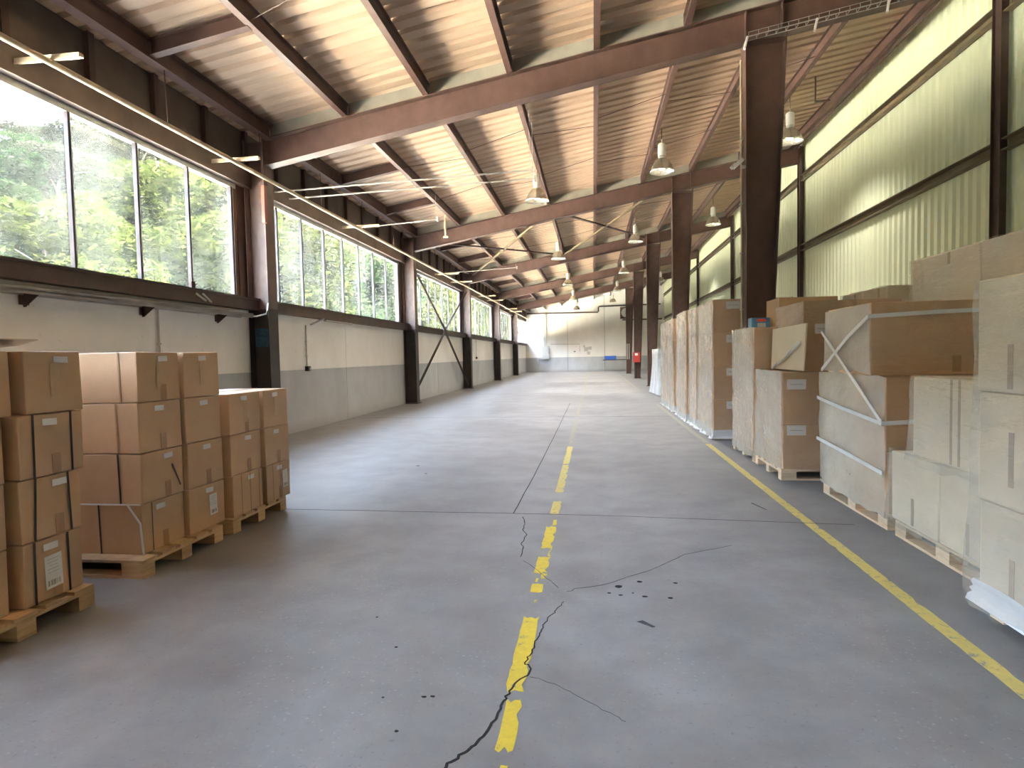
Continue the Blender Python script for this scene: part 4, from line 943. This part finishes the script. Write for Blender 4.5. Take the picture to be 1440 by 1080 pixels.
# ------------------------------------------------------------------ outside: yard, hillside, trees
def hz(x, y):
    if x > -17: return -.25
    return -.25 + min(-17-x, 34)*.62 + .6*math.sin(x*.23+y*.11)*min(1, (-17-x)/6)
g = MB().box(-17.2, XL-.22, -60, 150, -.6, -.25).build('yard', 'yard'); tag(g, 'unseen pale yard outside the windows, shaped to bounce light onto the roof', kind='structure')  # unseen ground, widened and paled to throw sun up onto the ceiling
g = MB().box(XR+.2, 60, -60, 150, -.6, -.25).build('ground_outside', 'hill'); tag(g, 'open ground on the far side of the hall', kind='structure')
g = MB().box(-17.2, 60, -60, YB-.21, -.3, -.02).build('forecourt', 'yard'); tag(g, 'pale concrete forecourt behind the viewer', kind='structure')
b = MB(); nx, ny = 24, 50
for j in range(ny+1):
    for i in range(nx+1):
        x, y = -17-i*52/nx, -60+j*200/ny; b.v.append((x, y, hz(x, y)))
for j in range(ny):
    for i in range(nx):
        a = j*(nx+1)+i; b.f.append([a, a+1, a+nx+2, a+nx+1]); b.mi.append(0)
g = b.build('hillside', 'hill', smooth=True); tag(g, 'wooded hillside beyond the windows', kind='structure')

def foliage(seed, kind):
    r = random.Random(seed); b = MB()
    blobs = []
    if kind == 'pine':
        for k in range(13):
            a = r.uniform(0, 6.28); rr = r.uniform(0, 1.7); blobs.append((rr*math.cos(a), rr*math.sin(a), r.uniform(4.2, 6.6)-rr*.35, r.uniform(.7, 1.15), .5))
    else:
        for k in range(20):
            a = r.uniform(0, 6.28); z = r.uniform(1.6, 6.0); rr = r.uniform(.2, 1.9)*math.sin(min(1, max(.25, (z-.8)/5.8))*math.pi)**.7; blobs.append((rr*math.cos(a), rr*math.sin(a), z, r.uniform(.65, 1.1), .75))
    nleaf = 9000
    for k in range(nleaf):
        cx, cy, cz, rad, fl3 = blobs[r.randrange(len(blobs))]
        u, th = r.uniform(-1, 1), r.uniform(0, 6.28); s = math.sqrt(1-u*u); q = rad*(.55+.5*r.random()**.5)
        p = Vector((cx+q*s*math.cos(th), cy+q*s*math.sin(th), cz+q*u*fl3))
        d1 = Vector((r.uniform(-1, 1), r.uniform(-1, 1), r.uniform(-.5, .5))).normalized(); d2 = d1.cross(Vector((r.uniform(-.6, .6), r.uniform(-.6, .6), 1))).normalized()
        l = r.uniform(.09, .18) if kind != 'pine' else r.uniform(.08, .16); wd = l*.55
        b.poly([p-d1*l, p+d2*wd, p+d1*l, p-d2*wd])
    return b
def trunk(seed, kind):
    r = random.Random(seed); b = MB(); lx, ly = r.uniform(-.5, .5), r.uniform(-.5, .5)
    b.tube([(0, 0, -.6), (lx*.3, ly*.3, 2), (lx*.7, ly*.7, 4), (lx, ly, 5.6)], [.16, .12, .085, .04], 8)
    for k in range(6):
        a = r.uniform(0, 6.28); z = r.uniform(2.4, 5); q = r.uniform(.8, 1.5); t_ = z/5.6
        b.tube([(lx*t_, ly*t_, z), (lx*t_+q*.5*math.cos(a), ly*t_+q*.5*math.sin(a), z+.5), (lx*t_+q*math.cos(a), ly*t_+q*math.sin(a), z+.7)], [.05, .035, .015], 5)
    return b
KIND = {'leafy': ('leafy', 'bright yellow green broadleaf tree'), 'leafd': ('leafd', 'dark green broadleaf tree'), 'pine': ('leafp', 'grey green pine tree')}
TM = {}
for kd, (mm, _) in KIND.items():
    for v in range(2):
        TM[kd, v] = (foliage(100+v*7+len(kd), kd).mesh('foliage', mm), trunk(200+v*5+len(kd), kd).mesh('trunk', 'bark', smooth=True))
tr = random.Random(11); spots = []
for row in range(7):
    x = -18.8-row*4.7; step = 3.5+row*.25; y = -16+tr.uniform(0, 2)
    while y < (135 if row < 3 else 62 + row*7):
        spots.append((x+tr.uniform(-1.3, 1.3), y+tr.uniform(-.9, .9), row)); y += step*tr.uniform(.8, 1.3)*(1 if y < 50 else 1.9)
info = []
for (x, y, row) in spots:
    p = tr.random()
    kd = ('leafy' if p < .62 else 'leafd') if row < 2 else (('leafy' if p < .22 else 'leafd' if p < .55 else 'pine') if row < 4 else ('pine' if p < .6 else 'leafd'))
    s = tr.uniform(.75, 1.05) if row == 0 else tr.uniform(.85, 1.25) if row < 4 else tr.uniform(1.0, 1.35)
    z = hz(x, y); ra = y/-x; dist = math.hypot(x, y)
    if row < 4: s *= (1 + .85*max(0, min(1, (ra-1.15)/.35))*(1-.12*row))*(1.25 if y > 50 else 1)
    if 0 < ra < 1.25: s = min(s, (.315*dist+1.3-z)/7.2)
    if s < .28: continue
    # keep those that a viewer near the camera could see through the windows
    cx, cy, d = project((x, y, z+4.2*s)) if y > 2 else (-999, 0, 1)
    if y > 2 and cx < -260: 
        if tr.random() < .6 or row > 3: continue
    if y > 2 and cx > 775: continue
    if y <= 2 and row > 3: continue
    info.append((x, y, z, s, kd, cx))
nwin = {}
def win_of(px):
    for k, (a, c) in enumerate(((-60, 337), (337, 560), (560, 646), (646, 690), (690, 720), (720, 745))):
        if a <= px < c: return k
    return None
WN = ['nearest', 'second', 'third', 'fourth', 'fifth', 'sixth']
cnt = {}
for (x, y, z, s, kd, px) in sorted(info, key=lambda q: q[5]):
    k = win_of(px); look = KIND[kd][1]
    key = (look, k); cnt[key] = cnt.get(key, 0)+1
    lab = ('%s, %s of its kind from the left in the %s window' % (look, nth(cnt[key]-1), WN[k])) if k is not None else '%s outside the frame, %s of its kind along the slope' % (look, nth(cnt[key]-1))
    o = empty('hillside_tree', (x, y, z), label=lab, cat='tree', group='trees on the hillside')
    o.rotation_euler = (0, 0, tr.uniform(0, 6.28)); o.scale = (s, s, s*tr.uniform(.95, 1.15))
    fm, tm = TM[kd, tr.randrange(2)]
    put('foliage', fm, o); put('trunk', tm, o)
for o in SC.objects:
    if 'dims' in o: del o['dims']
